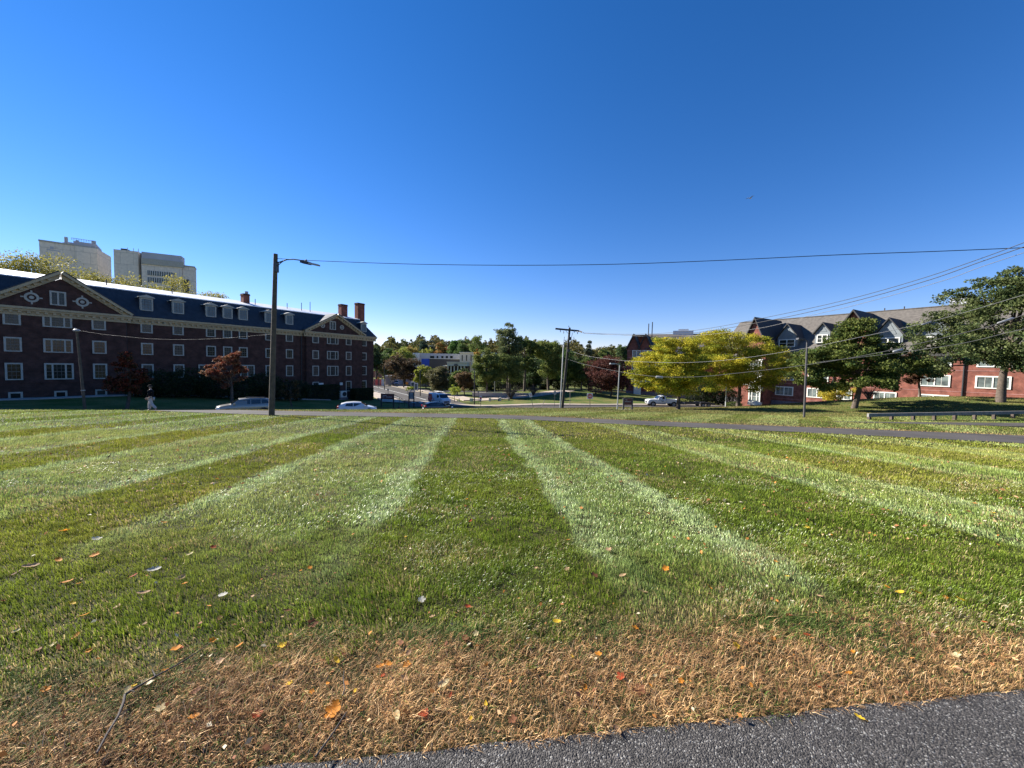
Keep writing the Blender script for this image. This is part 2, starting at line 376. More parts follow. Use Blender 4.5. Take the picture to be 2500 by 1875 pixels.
# asphalt close up: coarse stones
def asphalt_near():
    m = bpy.data.materials.new('asphalt_coarse'); m.use_nodes = True; nt = m.node_tree; b = nt.nodes['Principled BSDF']
    g = nt.nodes.new('ShaderNodeNewGeometry')
    v = nt.nodes.new('ShaderNodeTexVoronoi'); v.inputs['Scale'].default_value = 140; nt.links.new(g.outputs['Position'], v.inputs['Vector'])
    n = nt.nodes.new('ShaderNodeTexNoise'); n.inputs['Scale'].default_value = 14; n.inputs['Detail'].default_value = 10; nt.links.new(g.outputs['Position'], n.inputs['Vector'])
    sv = nt.nodes.new('ShaderNodeSeparateXYZ'); nt.links.new(v.outputs['Color'], sv.inputs[0])
    r = nt.nodes.new('ShaderNodeValToRGB'); nt.links.new(sv.outputs[0], r.inputs[0])
    e = r.color_ramp.elements; e[0].color = (.027,.025,.023,1); e[0].position = 0; e[1].position = .6; e[1].color = (.066,.060,.054,1)
    x = e.new(.9); x.color = (.10,.09,.08,1); x = e.new(.97); x.color = (.22,.21,.19,1)
    r2 = nt.nodes.new('ShaderNodeMapRange'); r2.inputs['From Min'].default_value = .3; r2.inputs['From Max'].default_value = .7
    r2.inputs['To Min'].default_value = .8; r2.inputs['To Max'].default_value = 1.2; nt.links.new(n.outputs['Fac'], r2.inputs['Value'])
    mx = nt.nodes.new('ShaderNodeMix'); mx.data_type = 'RGBA'; mx.blend_type = 'MULTIPLY'; mx.inputs[0].default_value = 1
    nt.links.new(r.outputs[0], mx.inputs[6]); nt.links.new(r2.outputs[0], mx.inputs[7]); nt.links.new(mx.outputs[2], b.inputs['Base Color'])
    bp = nt.nodes.new('ShaderNodeBump'); bp.inputs['Strength'].default_value = 1; bp.inputs['Distance'].default_value = .006; bp.invert = True
    nt.links.new(v.outputs['Distance'], bp.inputs['Height']); nt.links.new(bp.outputs[0], b.inputs['Normal'])
    b.inputs['Roughness'].default_value = .8; b.inputs['Specular IOR Level'].default_value = .25
    return m
def edge_y(x):   # far edge of the asphalt the camera stands on
    return 1.66 + .135*x + .035*(fnoise(x*2.2+5, x*0, 3)-.5) + .02*(vnoise(x*9, x*0, 8)-.5)
ex = np.arange(-14, 14.01, .12)
drape('near_path', [(a, edge_y(a)) for a in ex], [(a+.4, edge_y(a)-3.3) for a in ex], asphalt_near(), lift=.012, seg=.12, cross=4)

# path across the lawn
pn = [(-60,27.5),(-42,27.5),(-30,25.2),(-22.5,22.9),(-19.7,22.0),(-13.1,20.96),(-6,21.6),(.04,21.7),(7.2,19.3),(13.2,17.4),(19.8,14.75),(27,11),(38,4)]
pf = [(-60,31),(-42,31),(-30,28.6),(-24,26.4),(-21.7,25.4),(-15.3,24.5),(-7,25.1),(.05,25.1),(7.5,22.7),(15.5,20.6),(24.4,18.1),(31,14.5),(42,8)]
drape('path', smooth_line(pn, 12), smooth_line(pf, 12), M['asphalt_far'], lift=.03, seg=.8, cross=6, skirt=.05)
PN = smooth_line(pn, 12); PF = smooth_line(pf, 12)
drape('side_path', [(21.5,26.0),(30,25.2),(40,24.9),(60,24)], [(21.6,26.15),(30,27.6),(40,29.6),(60,31)], M['asphalt_far'], lift=.03, cross=5)
# near road
near_road = smooth_line([(-75,-1),(-52,16),(-38,30),(-27,39.5),(-18,47),(-9.5,57),(-4,64),(2,67.5),(10,66.3),(18,65.2),(28,66),(40,68),(54,72)], 10)
ribbon('road', near_road, 7.6, M['asphalt_far'], lift=.05, seg=1.2, cross=8)
av = np.array([(-12,68),(-16.5,80),(-22.5,93),(-34,112),(-50,138),(-72,174),(-100,220)], float); AV = smooth_line(av, 10)
ribbon('avenue', AV, 11.5, M['asphalt_far'], lift=.06, seg=2, cross=8)
def off(line, d):
    C = np.array(line)[:, :2]; g = np.gradient(C, axis=0); g /= np.hypot(g[:,0], g[:,1])[:,None]
    return C + np.stack([-g[:,1], g[:,0]], 1)*d
ribbon('lane_marking', off(AV[14:], .4), .28, M['paint_white'], lift=.075, seg=2, cross=1)
ribbon('kerb_line_marking', off(AV[14:], 5.0), .16, M['paint_white'], lift=.075, seg=2, cross=1)
ribbon('sidewalk', off(AV[12:], -9.0), 3.2, M['sidewalk'], lift=.16, seg=2, cross=3, skirt=.3)
ribbon('kerb', off(AV[12:], -6.0), .35, M['sidewalk'], lift=.15, seg=2, cross=1, skirt=.25)
ribbon('sidewalk', off(AV[6:30], 8.2), 4.2, M['sidewalk'], lift=.16, seg=2, cross=3, skirt=.3)
# crossing bars at the junction
for k in range(2, 8):
    c = AV[8]; g = AV[9][:2]-AV[7][:2]; g = g/np.hypot(*g); s_ = np.array([-g[1], g[0]])
    p = c[:2] + s_*(k-4)*1.4
    ribbon('crossing_bar', [p-g*1.4, p, p+g*1.4], .6, M['paint_white'], lift=.08, seg=1, cross=1)
# far sidewalk of the road that turns right
fs_ = smooth_line([(-19,79),(-8,73.0),(0,73.4),(6,74.5),(13,73.6),(20,72.6),(30,73.2),(42,75.5)], 10)
ribbon('sidewalk', fs_, 2.4, M['sidewalk'], lift=.16, seg=1.2, cross=3, skirt=.3)
ribbon('kerb', off(near_road[60:], 3.95), .3, M['sidewalk'], lift=.17, seg=1.2, cross=1, skirt=.25)
ribbon('sidewalk', smooth_line([(-66,30),(-52.5,39.5),(-44.5,51.5),(-38,61),(-33,69)], 8), 1.6, M['concrete'], lift=.12, seg=1.2, cross=2, skirt=.2)
ribbon('plaza', [(-9,88),(4,90),(14,98)], 6, M['sidewalk'], lift=.08, seg=1.5, cross=4)
ribbon('back_road', [(-20,118),(0,112),(25,118),(60,130)], 7, M['asphalt_far'], lift=.08, seg=2, cross=5)
# ------------------------------------------------------------------ buildings
class Frame:
    """facade frame: local x along the facade, local y inwards, z world"""
    def __init__(s, p0, ang):
        s.p0 = np.array([p0[0], p0[1], 0.0]); s.ang = ang
        s.a = np.array([math.cos(ang), math.sin(ang), 0]); s.n = np.array([-math.sin(ang), math.cos(ang), 0])
    def at(s, px, py, y=0.0):
        d = ray(px, py); q = s.p0 + s.n*y; t = ((q-_C)@s.n)/(d@s.n); p = _C + d*t
        return float((p-q)@s.a), float(p[2])
    def w(s, x, y): return s.p0 + s.a*x + s.n*y
_win = {}
def win_mesh(w, h, lights, cols, rows, fm, gm, fw=.16, arch=False):
    """frame mesh, pane mesh, glazing bar mesh; origin at centre of the bottom edge, front towards -y"""
    key = (round(w,1), round(h,1), tuple(lights), cols, rows, fm.name, gm.name, fw)
    if key in _win: return _win[key]
    f = MB(); f.box(-w/2-fw, w/2+fw, -.12, .0, -fw*.75, 0); f.box(-w/2-fw, w/2+fw, -.10, .0, h, h+fw)
    f.box(-w/2-fw, -w/2, -.10, 0, 0, h); f.box(w/2, w/2+fw, -.10, 0, 0, h)
    tot = sum(lights); x = -w/2; b = MB()
    for i, l in enumerate(lights):
        x1 = x + w*l/tot
        if i < len(lights)-1: f.box(x1-.07, x1+.07, -.10, 0, 0, h)
        n = max(1, round(cols*l/max(lights)))
        for k in range(1, n): xx = x+(x1-x)*k/n; b.box(xx-.016, xx+.016, -.055, -.03, 0, h)
        for k in range(1, rows):
            zz = h*k/rows; t = .032 if (k*2 == rows) else .016
            b.box(x+.03, x1-.03, -.058 if t > .02 else -.052, -.028, zz-t, zz+t)
        x = x1
    g = MB(); g.add([(-w/2, -.03, 0), (w/2, -.03, 0), (w/2, -.03, h), (-w/2, -.03, h)], [(0,1,2,3)])
    _win[key] = (f.mesh('window', fm), g.mesh('window_pane', gm), b.mesh('glazing_bars', M['sash'] if fm.name == 'trim_grey' else fm) if b.v else None)
    return _win[key]
def window(parent, x, z, w, h, y=0, lights=(1,), cols=2, rows=2, fm=None, gm=None, rz=0, fw=.16):
    fm = fm or M['trim_grey']; gm = gm or M['glass_curtain' if random.random() < .35 else 'glass']
    a, g, b = win_mesh(w, h, lights, cols, rows, fm, gm, fw)
    o = link('window', a, parent, (x, y, z), rz); link('window_pane', g, o)
    if b: link('glazing_bars', b, o)
    return o
def sx(F, x0, x1, y, Y=0): return F.at(x0, y, Y)[0], F.at(x1, y, Y)[0]

# ---- left brick dormitory
LA = math.atan2(.843, .537)
LF = Frame(P(912, 900, 82), LA)
L0 = -96.0
lb = empty('brick_dormitory', (LF.p0[0], LF.p0[1], -6.5), LA,
           'long dark brick dormitory with slate mansard roof and two cream pediments, in its own shade', 'building')
def part(mb, name, m): 
    o = mb.build(name, m, lb); o.location = (0, 0, 6.5); return o
ZE, ZT, SB = 6.75, 10.45, 2.4
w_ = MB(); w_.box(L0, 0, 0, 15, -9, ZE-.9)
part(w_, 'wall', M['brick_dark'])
# mansard
rf = MB()
o_ = .45
rf.add([(L0,-o_,ZE+.05),(o_,-o_,ZE+.05),(-1.9,SB,ZT),(L0,SB,ZT), (o_,15+o_,ZE+.05),(-1.9,15-SB,ZT),(L0,15-SB,ZT),(L0,15+o_,ZE+.05)],
       [(0,1,2,3),(1,4,5,2),(4,7,6,5)])
roof = part(rf, 'roof', M['slate'])
rt = MB(); rt.add([(L0,SB-.12,ZT-.02),(-1.7,SB-.12,ZT-.02),(-3.0,7.5,ZT+1.2),(L0,7.5,ZT+1.2),(-1.7,15-SB+.12,ZT-.02),(L0,15-SB+.12,ZT-.02),
                   (L0,SB-.12,ZT-.14),(-1.7,SB-.12,ZT-.14)], [(0,1,2,3),(1,4,2),(4,5,3,2),(6,7,1,0)])
part(rt, 'roof_top', M['roof_pale'])
# cornice with dentils
def cornice(mb, dn, x0, x1, y, z):
    mb.box(x0, x1, y-.55, y+.1, z-.22, z+.02); mb.box(x0, x1, y-.38, y+.1, z-.42, z-.222); mb.box(x0, x1, y-.12, y+.1, z-.9, z-.422)
    x = x0+.2
    while x < x1-.2: dn.box(x, x+.26, y-.32, y-.122, z-.66, z-.424); x += .62
PAV = .55
s1r = LF.at(316, 765)[0]; s1a = LF.at(144.7, 673)[0]; s1l = 2*s1a - s1r
s2l = LF.at(737.6, 806)[0]; s2r = LF.at(885, 818)[0]; s2a = (s2l+s2r)/2
cn = MB(); dn = MB()
cornice(cn, dn, L0, s1l, 0, ZE); cornice(cn, dn, s1r, s2l, 0, ZE); cornice(cn, dn, s2r, .5, 0, ZE)
cn.box(.002, .5, -.56, 15.5, ZE-.22, ZE+.021)
for (a, b, H_) in ((s1l, s1r, 4.15), (s2l, s2r, 3.5)):
    c = (a+b)/2; pw = MB(); pr = MB()
    pw.box(a+.45, b-.45, -PAV, -.01, -9, ZE-.88)
    pw.prism([(a+.6, ZE-.05), (b-.6, ZE-.05), (c, ZE+H_-.55)], -PAV, 2.2)
    cornice(cn, dn, a, b, -PAV, ZE)
    # raking cornice
    for sg, e in ((1, a), (-1, b)):
        L = math.hypot(c-e, H_); ux, uz = (c-e)/L, H_/L; nx_, nz_ = -uz*sg, ux*sg
        if nz_ < 0: nx_, nz_ = -nx_, -nz_
        def q(t, h): return (e+ux*t+nx_*h, ZE+uz*t+nz_*h)
        cn.prism([q(0, -.02), q(L, -.02), q(L+.0, .25), q(0, .25)], -PAV-.6, -PAV+.2)
        cn.prism([q(.5, -.42), q(L-.4, -.42), q(L-.1, -.022), q(.2, -.022)], -PAV-.18, -PAV+.2)
        t = .9
        while t < L-.8: dn.prism([q(t, -.27), q(t+.28, -.27), q(t+.28, -.024), q(t, -.024)], -PAV-.42, -PAV-.182); t += .62
        pr.prism([q(-.1, .251), q(L, .251), q(L, .36), q(-.1, .36)], -PAV-.62, 2.6 if H_ > 4 else 3.2)
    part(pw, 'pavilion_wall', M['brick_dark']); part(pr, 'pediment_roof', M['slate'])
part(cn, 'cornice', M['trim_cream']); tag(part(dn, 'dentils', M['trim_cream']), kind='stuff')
# brick string courses
st = MB()
for z in (-1.55, ):
    for a, b, y in ((L0, s1l+.4, 0), (s1l+.45, s1r-.45, -PAV), (s1r-.4, s2l+.4, 0), (s2l+.45, s2r-.45, -PAV), (s2r-.4, 0, 0)):
        st.box(a, b, y-.05, y-.001, z-.12, z+.05)
part(st, 'string_course', M['brick_dark'])
# medallions
for px, py, r in ((77, 726, .55), (201, 737.5, .55), (787.8, 794.8, .42), (834.7, 799.4, .42)):
    x, z = LF.at(px, py, -PAV); m_ = MB()
    segs = 24
    for k in range(segs):
        a0, a1 = 2*math.pi*k/segs, 2*math.pi*(k+1)/segs
        ro, ri = r, r*.62
        m_.prism([(x+ro*math.cos(a0), z+ro*1.0*math.sin(a0)), (x+ro*math.cos(a1), z+ro*math.sin(a1)), (x+ri*math.cos(a1), z+ri*math.sin(a1)), (x+ri*math.cos(a0), z+ri*math.sin(a0))], -PAV-.07, -PAV)
    m_.disc((x, -PAV-.02, z), ri*.55, (0, 1, 0), .06, 12)
    for dx, dz in (((1,0),(-1,0),(0,1),(0,-1)) if r > .5 else ()):
        if dx: m_.box(x+dx*r*1.02-(.22 if dx<0 else 0), x+dx*r*1.02+(.22 if dx>0 else 0), -PAV-.06, -PAV, z-.07, z+.07)
        else: m_.box(x-.07, x+.07, -PAV-.06, -PAV, z+dz*r*1.02-(.2 if dz<0 else 0), z+dz*r*1.02+(.2 if dz>0 else 0))
    part(m_, 'medallion', M['trim_grey'])
# windows: rows (sill z, height)
R3, R2, R1, R0 = (4.72+.12, 1.05), (1.82+.12, 1.3), (-1.28+.12, 1.6), (-4.4+.12, 1.75)
cols = [(11.5, 52, -PAV), (226.6, 259, -PAV), (345, 373, 0), (423.5, 447.6, 0), (504, 526, 0), (545, 566, 0), (583.8, 603.3, 0), (648, 666, 0), (698, 714.5, 0),
        (762.5, 777.5, -PAV), (844, 857.5, -PAV), (882, 894.4, 0)]
lbw = lambda x, zh, w, y, **k: window(lb, x, zh[0]+6.5, w, zh[1], y-.002, **k)
cx_ = []
for (a, b, y) in cols:
    x0, x1 = sx(LF, a, b, 860, y); x = (x0+x1)/2; w = max(.9, min(1.25, x1-x0-.32)); cx_.append((x, w, y))
    lbw(x, R3, w, y, cols=3, rows=4); lbw(x, R2, w, y, cols=3, rows=4)
    if a not in (504, 545, 583.8): lbw(x, R1, w, y, cols=3, rows=4)
# columns left of the picture (mirror of the pavilion and a run beyond)
for x in [2*s1a - cx_[1][0]*1.0]:
    pass
for x in np.arange(s1l-3, L0+3, -4.2):
    for r_ in (R3, R2, R1): lbw(float(x), r_, 1.15, 0, cols=3, rows=4)
for px0, px1, r1 in ((105.5, 178.7, 1), (797.8, 825.8, 1)):
    x0, x1 = sx(LF, px0, px1, 860, -PAV); x = (x0+x1)/2
    for r_ in (R3, R2, R1): lbw(x, r_, x1-x0-.35, -PAV, lights=(1,2.2,1), cols=3, rows=4)
for px0, px1 in ((484, 524.6), (585.6, 621.5)):
    x0, x1 = sx(LF, px0, px1, 900, 0); lbw((x0+x1)/2, R1, x1-x0-.35, 0, lights=(1,1), cols=3, rows=4)
for i in (9, 10, 11): lbw(cx_[i][0], R0, cx_[i][1], cx_[i][2], cols=2, rows=4)
for px0, px1, y0, y1 in ((120.5, 162, 711, 746), (804, 819.5, 784, 805)):
    x0, x1 = sx(LF, px0, px1, 730, -PAV); _, zt = LF.at((px0+px1)/2, y0, -PAV); _, zb = LF.at((px0+px1)/2, y1, -PAV)
    window(lb, (x0+x1)/2, zb+.12+6.5, x1-x0-.35, zt-zb-.3, -PAV-.002, lights=(1,1), cols=2, rows=3)
# basement lintel windows at the left
for px0, px1, py in ((18, 57, 960), (131, 165, 957), (231, 262, 953)):
    x0, x1 = sx(LF, px0, px1, py, -PAV); _, z = LF.at(px0, py, -PAV)
    window(lb, (x0+x1)/2, z-.55+6.5, x1-x0-.4, .5, -PAV-.002, cols=1, rows=1)
# dormers
DY = .42
for px0, px1 in ((342.5, 372), (420.5, 448), (501.5, 527), (543, 566.7), (581.6, 603.8), (646, 666), (696.5, 714.5), (881, 894)):
    x0, x1 = sx(LF, px0, px1, 760, DY); x = (x0+x1)/2; w = 1.34
    z0 = 7.8; h = 1.62
    c_ = MB(); c_.box(x-w/2, x+w/2, DY, 2.6, z0-.3, z0+h)
    dm = part(c_, 'dormer', M['slate'])
    c_ = MB(); c_.box(x-w/2-.02, x+w/2+.02, DY-.07, DY-.002, z0-.3, z0+h); c_.build('dormer_front', M['trim_grey'], dm)
    hd = MB(); hd.prism([(x-w/2-.17, z0+h), (x+w/2+.17, z0+h), (x+w/2+.17, z0+h+.1), (x, z0+h+.42), (x-w/2-.17, z0+h+.1)], DY-.3, 2.9)
    ho = hd.build('dormer_roof', M['trim_grey'], dm)
    window(dm, x, z0+.02, w-.36, h-.2, DY-.072, cols=3, rows=4, gm=M['glass_pale'], fw=.14)
# chimneys, vents
def chimney(px, pytop, wpx, y, zb, dep=1.1, cap=True):
    x, z = LF.at(px, pytop, y); xa, xb = sx(LF, px-wpx/2, px+wpx/2, pytop, y); w = (xb-xa)*.72
    c_ = MB(); c_.box(x-w/2, x+w/2, y, y+dep, zb, z-.3); o = part(c_, 'chimney', M['brick_red'])
    k = MB(); k.box(x-w/2-.08, x+w/2+.08, y-.08, y+dep+.08, z-.3, z-.18); k.box(x-w/2-.02, x+w/2+.02, y-.02, y+dep+.02, z-.18, z)
    k.build('chimney_cap', M['brick_dark'], o)
    return x, z, o
chimney(602, 717, 21, 5.0, ZT)
chimney(841, 743, 21, 4.0, ZT); chimney(882, 740, 23, 2.7, ZT-1)
x, z = LF.at(602, 713, 5.5); k = MB(); k.tube([(x,5.5,z-.5),(x,5.5,z+.1)], .25, 10); part(k, 'flue_cap', M['galv'])
for px, py in ((623, 730), (701, 740), (736, 739), (757, 737), (260, 682), (420, 703)):
    x, z = LF.at(px, py, 4.5); k = MB(); k.tube([(x,4.5,ZT+.2),(x,4.5,z)], .06, 6); part(k, 'vent_pipe', M['metal_dark'])
# drain pipes
for px, y in ((309, -.15), (736, -.15), (880, -.15)):
    x, _ = LF.at(px, 850, y); k = MB(); k.tube([(x, y, 5.8), (x, y, -5.5)], .09, 8); part(k, 'drain_pipe', M['metal_dark'])
# lights and wall boxes at the far end
for px, py, w, h in ((783, 937, .8, .35), (832, 937, .5, .5), (843, 962, 0, 0)):
    if not w: continue
    x, z = LF.at(px, py, -PAV); k = MB(); k.box(x-w/2, x+w/2, -PAV-.25, -PAV-.002, z-h/2, z+h/2); part(k, 'wall_lamp', M['trim_white'])
x, z = LF.at(837, 962, -2.0); ac = MB(); ac.box(x-.65, x+.65, -2.3, -1.7, z-.6, z+.6); aco = part(ac, 'air_conditioner', M['trim_white'])
k = MB(); k.disc((x+.15, -2.32, z), .42, (0,1,0), .05, 20); k.build('fan_grille', M['metal_dark'], aco)
k = MB(); k.box(x-.9, x+.9, -2.3, -PAV-.003, -9, z-.62); part(k, 'areaway_wall', M['granite'])

# ---- right brick residence hall
RA = math.atan2(-.861, .508)
RF = Frame(P(1913, 926, 76), RA)
rb = empty('brick_residence_hall', (RF.p0[0], RF.p0[1], -6.5), RA,
           'red brick residence hall with grey shingle roof and steep gables behind the green oaks', 'building')
def partr(mb, name, m, parent=None):
    o = mb.build(name, m, parent or rb)
    if parent is None: o.location = (0, 0, 6.5)
    return o
RX0, RX1 = RF.at(1868, 900)[0]-10.0, 75.0
zE2 = 4.9
w_ = MB(); w_.box(RX0, RX1, 0, 17, -9, zE2-.35); partr(w_, 'wall', M['brick_red'])
zR = 0
_, zR = RF.at(2320, 746, 8.5)
r_ = MB(); r_.add([(RX0-.3,-.7,zE2-.25),(RX1,-.7,zE2-.25),(RX1,8.5,zR),(RX0-.3,8.5,zR),(RX0-.3,17.7,zE2-.25),(RX1,17.7,zE2-.25)], [(0,1,2,3),(3,2,5,4)])
r_.add([(RX0,-.1,zE2-.3),(RX0,17.1,zE2-.3),(RX0,8.5,zR-.3)], [(0,2,1)])
partr(r_, 'roof', M['shingle'])
k = MB(); k.box(RX0, RX1, -.75, -.55, zE2-.62, zE2-.27); k.box(RX0, RX1, -.549, -.002, zE2-.6, zE2-.36); partr(k, 'gutter', M['roof_dark'])
k = MB(); k.box(RX0, RX1, 8.3, 8.7, zR-.05, zR+.08); partr(k, 'ridge_cap', M['shingle'])
# pale string courses
k = MB()
for z in (-.95, 2.15, -3.95): k.box(RX0, RX1, -.03, -.002, z-.06, z+.06)
partr(k, 'string_course', M['brick_pink'])
k = MB(); k.box(RX0-.02, RX1, -.08, -.001, -9, -4.4); partr(k, 'stone_base', M['granite'])
# windows
rows2 = (2.82, -.18, -3.18)
wc = []
for a, b in ((1894.7, 1938), (1972, 2022), (2045, 2082), (2135, 2191), (2245, 2320), (2382, 2468.6)):
    x0, x1 = sx(RF, a, b, 930); wc.append(((x0+x1)/2, min(2.9, x1-x0-.3)))
for x in np.arange(wc[-1][0]+4.6, RX1-2, 4.6): wc.append((float(x), 2.9))
for x, w in wc:
    for z in rows2: window(rb, x, z+6.5, w, 1.45, -.002, lights=(1,1), cols=2, rows=1, fm=M['trim_white'], gm=M['glass_blind'], fw=.18)
    # transom
# drain pipes
for px in (2035, 2352, 1880):
    x, _ = RF.at(px, 930); k = MB(); k.tube([(x, -.12, zE2-.5), (x, -.12, -6)], .11, 8); partr(k, 'drain_pipe', M['metal_dark'])
# projecting gabled bay
bx0 = RF.at(1811, 900, -3.2)[0]; bx1 = RF.at(1867, 900, -3.2)[0]
k = MB(); k.box(bx0, bx1, -3.2, -.004, -9, 6.2); bc = (bx0+bx1)/2
_, za = RF.at(1863, 772.5, -3.2)
gl, gr = bx0+.4, bx1+.2
k.prism([(bx0, 6.2), (bx1, 6.2), (bc, za-.45)], -3.2, 6); partr(k, 'gabled_bay', M['brick_red'])
def gable_roof(x0, x1, z0, za, y0, y1, t=.22, m='roof_dark', parent=None, name='gable_roof'):
    c = (x0+x1)/2; g = MB()
    for e in (x0, x1):
        L = math.hypot(c-e, za-z0); ux, uz = (c-e)/L, (za-z0)/L; nx_, nz_ = -uz, ux
        if nz_ < 0: nx_, nz_ = -nx_, -nz_
        g.prism([(e-ux*.3, z0-uz*.3), (c, za), (c, za+t*1.4), (e-ux*.3+nx_*t, z0-uz*.3+nz_*t)], y0, y1)
    return partr(g, name, M[m], parent)
gable_roof(bx0-.3, bx1+.3, 5.9, za-.3, -3.7, 7)
_, zt1 = RF.at(1850, 880, -3.2)
# bay windows of the gabled bay
for z0, h in ((1.4, 2.0), (-1.7, 2.0), (-4.6, 1.9)):
    x0, x1 = sx(RF, 1835, 1864, 900, -3.2)
    b_ = MB(); b_.box(x0-.1, x1+.1, -3.9, -3.202, z0-.9, z0-.2); b_.box(x0-.1, x1+.1, -3.9, -3.202, z0+h+.15, z0+h+.35)
    bo = partr(b_, 'bay_window', M['trim_white'])
    window(bo, (x0+x1)/2, z0-.05, x1-x0-.4, h, -3.8, lights=(1,2,1), cols=1, rows=2, fm=M['trim_white'], gm=M['glass_blind'], fw=.2)
for px in (1822,):
    x, _ = RF.at(px, 900, -3.2)
    for z in (4.4, 1.6, -1.4): window(rb, x, z+6.5, .7, 1.5, -3.204, cols=1, rows=2, fm=M['trim_white'], gm=M['glass'], fw=.12)
k = MB(); x, _ = RF.at(1847, 980, -3.2); k.box(x-1.1, x+1.1, -3.3, -3.204, -7.5, -5.4); d_ = partr(k, 'door', M['metal_dark'])
k = MB(); k.tube([(x+.3,-3.38,-6.6),(x+.3,-3.38,-6.2)], .03, 6); k.build('handle', M['galv'], d_)
# dormers
for pxa, pya, pl, pr_, pb in ((1924, 792, 1902.8, 1940, 824), (2010, 788, 1999, 2025, 812), (2172, 778, 2155.6, 2199.7, 819), (2290, 770, 2272, 2318, 815)):
    yd = 1.2
    xc, zA = RF.at(pxa, pya, yd); _, zB = RF.at(pxa, pb, yd); hw = 1.75 if pl != 1999 else 1.15
    if pl == 1999: zA -= .1
    g = MB(); g.prism([(xc-hw, zB-2.0), (xc+hw, zB-2.0), (xc+hw, zB), (xc, zA-.1), (xc-hw, zB)], yd, 7.5); go = partr(g, 'roof_dormer', M['clad_grey'])
    gr_ = MB(); L = math.hypot(hw+.35, zA-zB+.35)
    for sg in (-1, 1):
        gr_.prism([(xc+sg*(hw+.3), zB-.25), (xc, zA-.02), (xc, zA+.22), (xc+sg*(hw+.45), zB-.15)], yd-.35, 8.0)
    gro = gr_.build('dormer_roof', M['roof_dark'], go)
    tri = MB(); 
    h2 = zA-zB-.8
    for sg in (-1, 1): tri.prism([(xc, zB+.25+h2), (xc+sg*hw*.55, zB+.25), (xc+sg*(hw*.55-.14), zB+.25), (xc, zB+.25+h2-.28)], yd-.05, yd-.001)
    tri.box(xc-hw*.5, xc+hw*.5, yd-.05, yd-.001, zB+.2, zB+.249); tri.build('gable_trim', M['clad_grey'], go)
    window(go, xc, zB-1.75, hw*2-.9, 1.25, yd-.003, lights=(1,1), cols=1, rows=2, fm=M['trim_white'], fw=.15)
# large brick gable in the middle
x0, zb_ = RF.at(2052, 806, -.3); xc, zA = RF.at(2086, 757, -.3); hw = xc-x0
k = MB(); k.prism([(xc-hw, -.5), (xc+hw, -.5), (xc+hw, zb_), (xc, zA-.35), (xc-hw, zb_)], -.3, 7); partr(k, 'gable_wall', M['brick_red'])
gable_roof(xc-hw-.4, xc+hw+.4, zb_-.3, zA-.2, -.9, 8)
for px, py in ((2208, 750), (2160, 753)):
    x, z = RF.at(px, py, 8.5); k = MB(); k.tube([(x, 8.5, zR), (x, 8.5, zR+.5)], .08, 6); partr(k, 'vent_pipe', M['metal_dark'])
# white roof hut far right, behind the ridge
x, z = RF.at(2345, 727, 13); k = MB(); k.box(x-1.0, x+1.8, 12, 15, zE2, z); partr(k, 'roof_hut', M['panel_grey'])

# ---- middle hall behind the yellow trees
mp = P(1530, 900, 103); MA = R(-24)
MFr = Frame(mp, MA)
mh = empty('brick_hall', (mp[0], mp[1], -6), MA, 'red brick hall with two dark edged gables, partly hidden by the yellow honey locusts', 'building')
def partm(mb, name, m, parent=None):
    o = mb.build(name, m, parent or mh)
    if parent is None: o.location = (0, 0, 6)
    return o
ML = 52.0
ze = MFr.at(1531.5, 852)[1]; xv = MFr.at(1561, 842)[0]; zpk = MFr.at(1549, 815)[1]
k = MB(); k.box(0, ML, 0, 15, -9, ze); 
for a in (0, 1):
    k.prism([(a*xv, ze), ((a+1)*xv, ze), ((a+.5)*xv, zpk-.35)], 0, 7)
partm(k, 'wall', M['brick_red'])
for a in (0, 1):
    g = MB(); x0, x1 = a*xv-.15, (a+1)*xv+.15; c = (x0+x1)/2
    for e in (x0, x1):
        L = math.hypot(c-e, zpk-ze); ux, uz = (c-e)/L, (zpk-ze)/L; nx_, nz_ = -uz, ux
        if nz_ < 0: nx_, nz_ = -nx_, -nz_
        g.prism([(e-ux*.2, ze-uz*.2), (c, zpk-.3), (c, zpk+.05), (e-ux*.2+nx_*.25, ze-uz*.2+nz_*.25)], -.6, 8)
    partm(g, 'gable_roof', M['roof_dark'])
zr = MFr.at(1640, 815, 7)[1]
k = MB(); k.add([(xv*1.5,-.3,ze),(ML,-.3,ze),(ML,7.5,zr),(xv*1.5,7.5,zr),(xv*1.5,15.3,ze),(ML,15.3,ze)], [(0,1,2,3),(3,2,5,4)])
k.add([(0.1,7.5,zr-.1),(xv*1.5,7.5,zr-.1),(xv*1.5,15.3,ze),(0.1,15.3,ze)], [(0,1,2,3)]); partm(k, 'roof', M['shingle'])
k = MB()
for z in (MFr.at(1540,853)[1]-.35, MFr.at(1540, 873)[1]): k.box(0, ML, -.04, -.002, z-.12, z+.12)
partm(k, 'string_course', M['brick_pink'])
k = MB(); k.box(-.02, ML, -.06, -.001, -9, MFr.at(1560, 955)[1]); partm(k, 'stone_base', M['granite'])
for px in (1553, 1578, 1610, 1660):
    x = MFr.at(px, 900)[0]
    for py in (862, 892, 922): z = MFr.at(px, py)[1]; window(mh, x, z-1.0+6, 1.9, 1.6, -.003, lights=(1,1), cols=1, rows=1, fm=M['trim_white'], gm=M['glass_blind'])
for px in (1556, 1562):
    pass
x = MFr.at(1557, 960)[0]; k = MB(); k.box(x-.9, x+.9, -1.6, -1.4, -5.6, -5.6+3.4); k.box(x-1.2, x+1.2, -1.7, -.01, -2.2, -1.9); partm(k, 'porch', M['trim_white'])
for px, h in ((1584, 790), (1593, 786)):
    x, z = MFr.at(px, h, 6); k = MB(); k.tube([(x, 6, zpk-2), (x, 6, z)], .12, 6); partm(k, 'vent_pipe', M['metal_dark'])
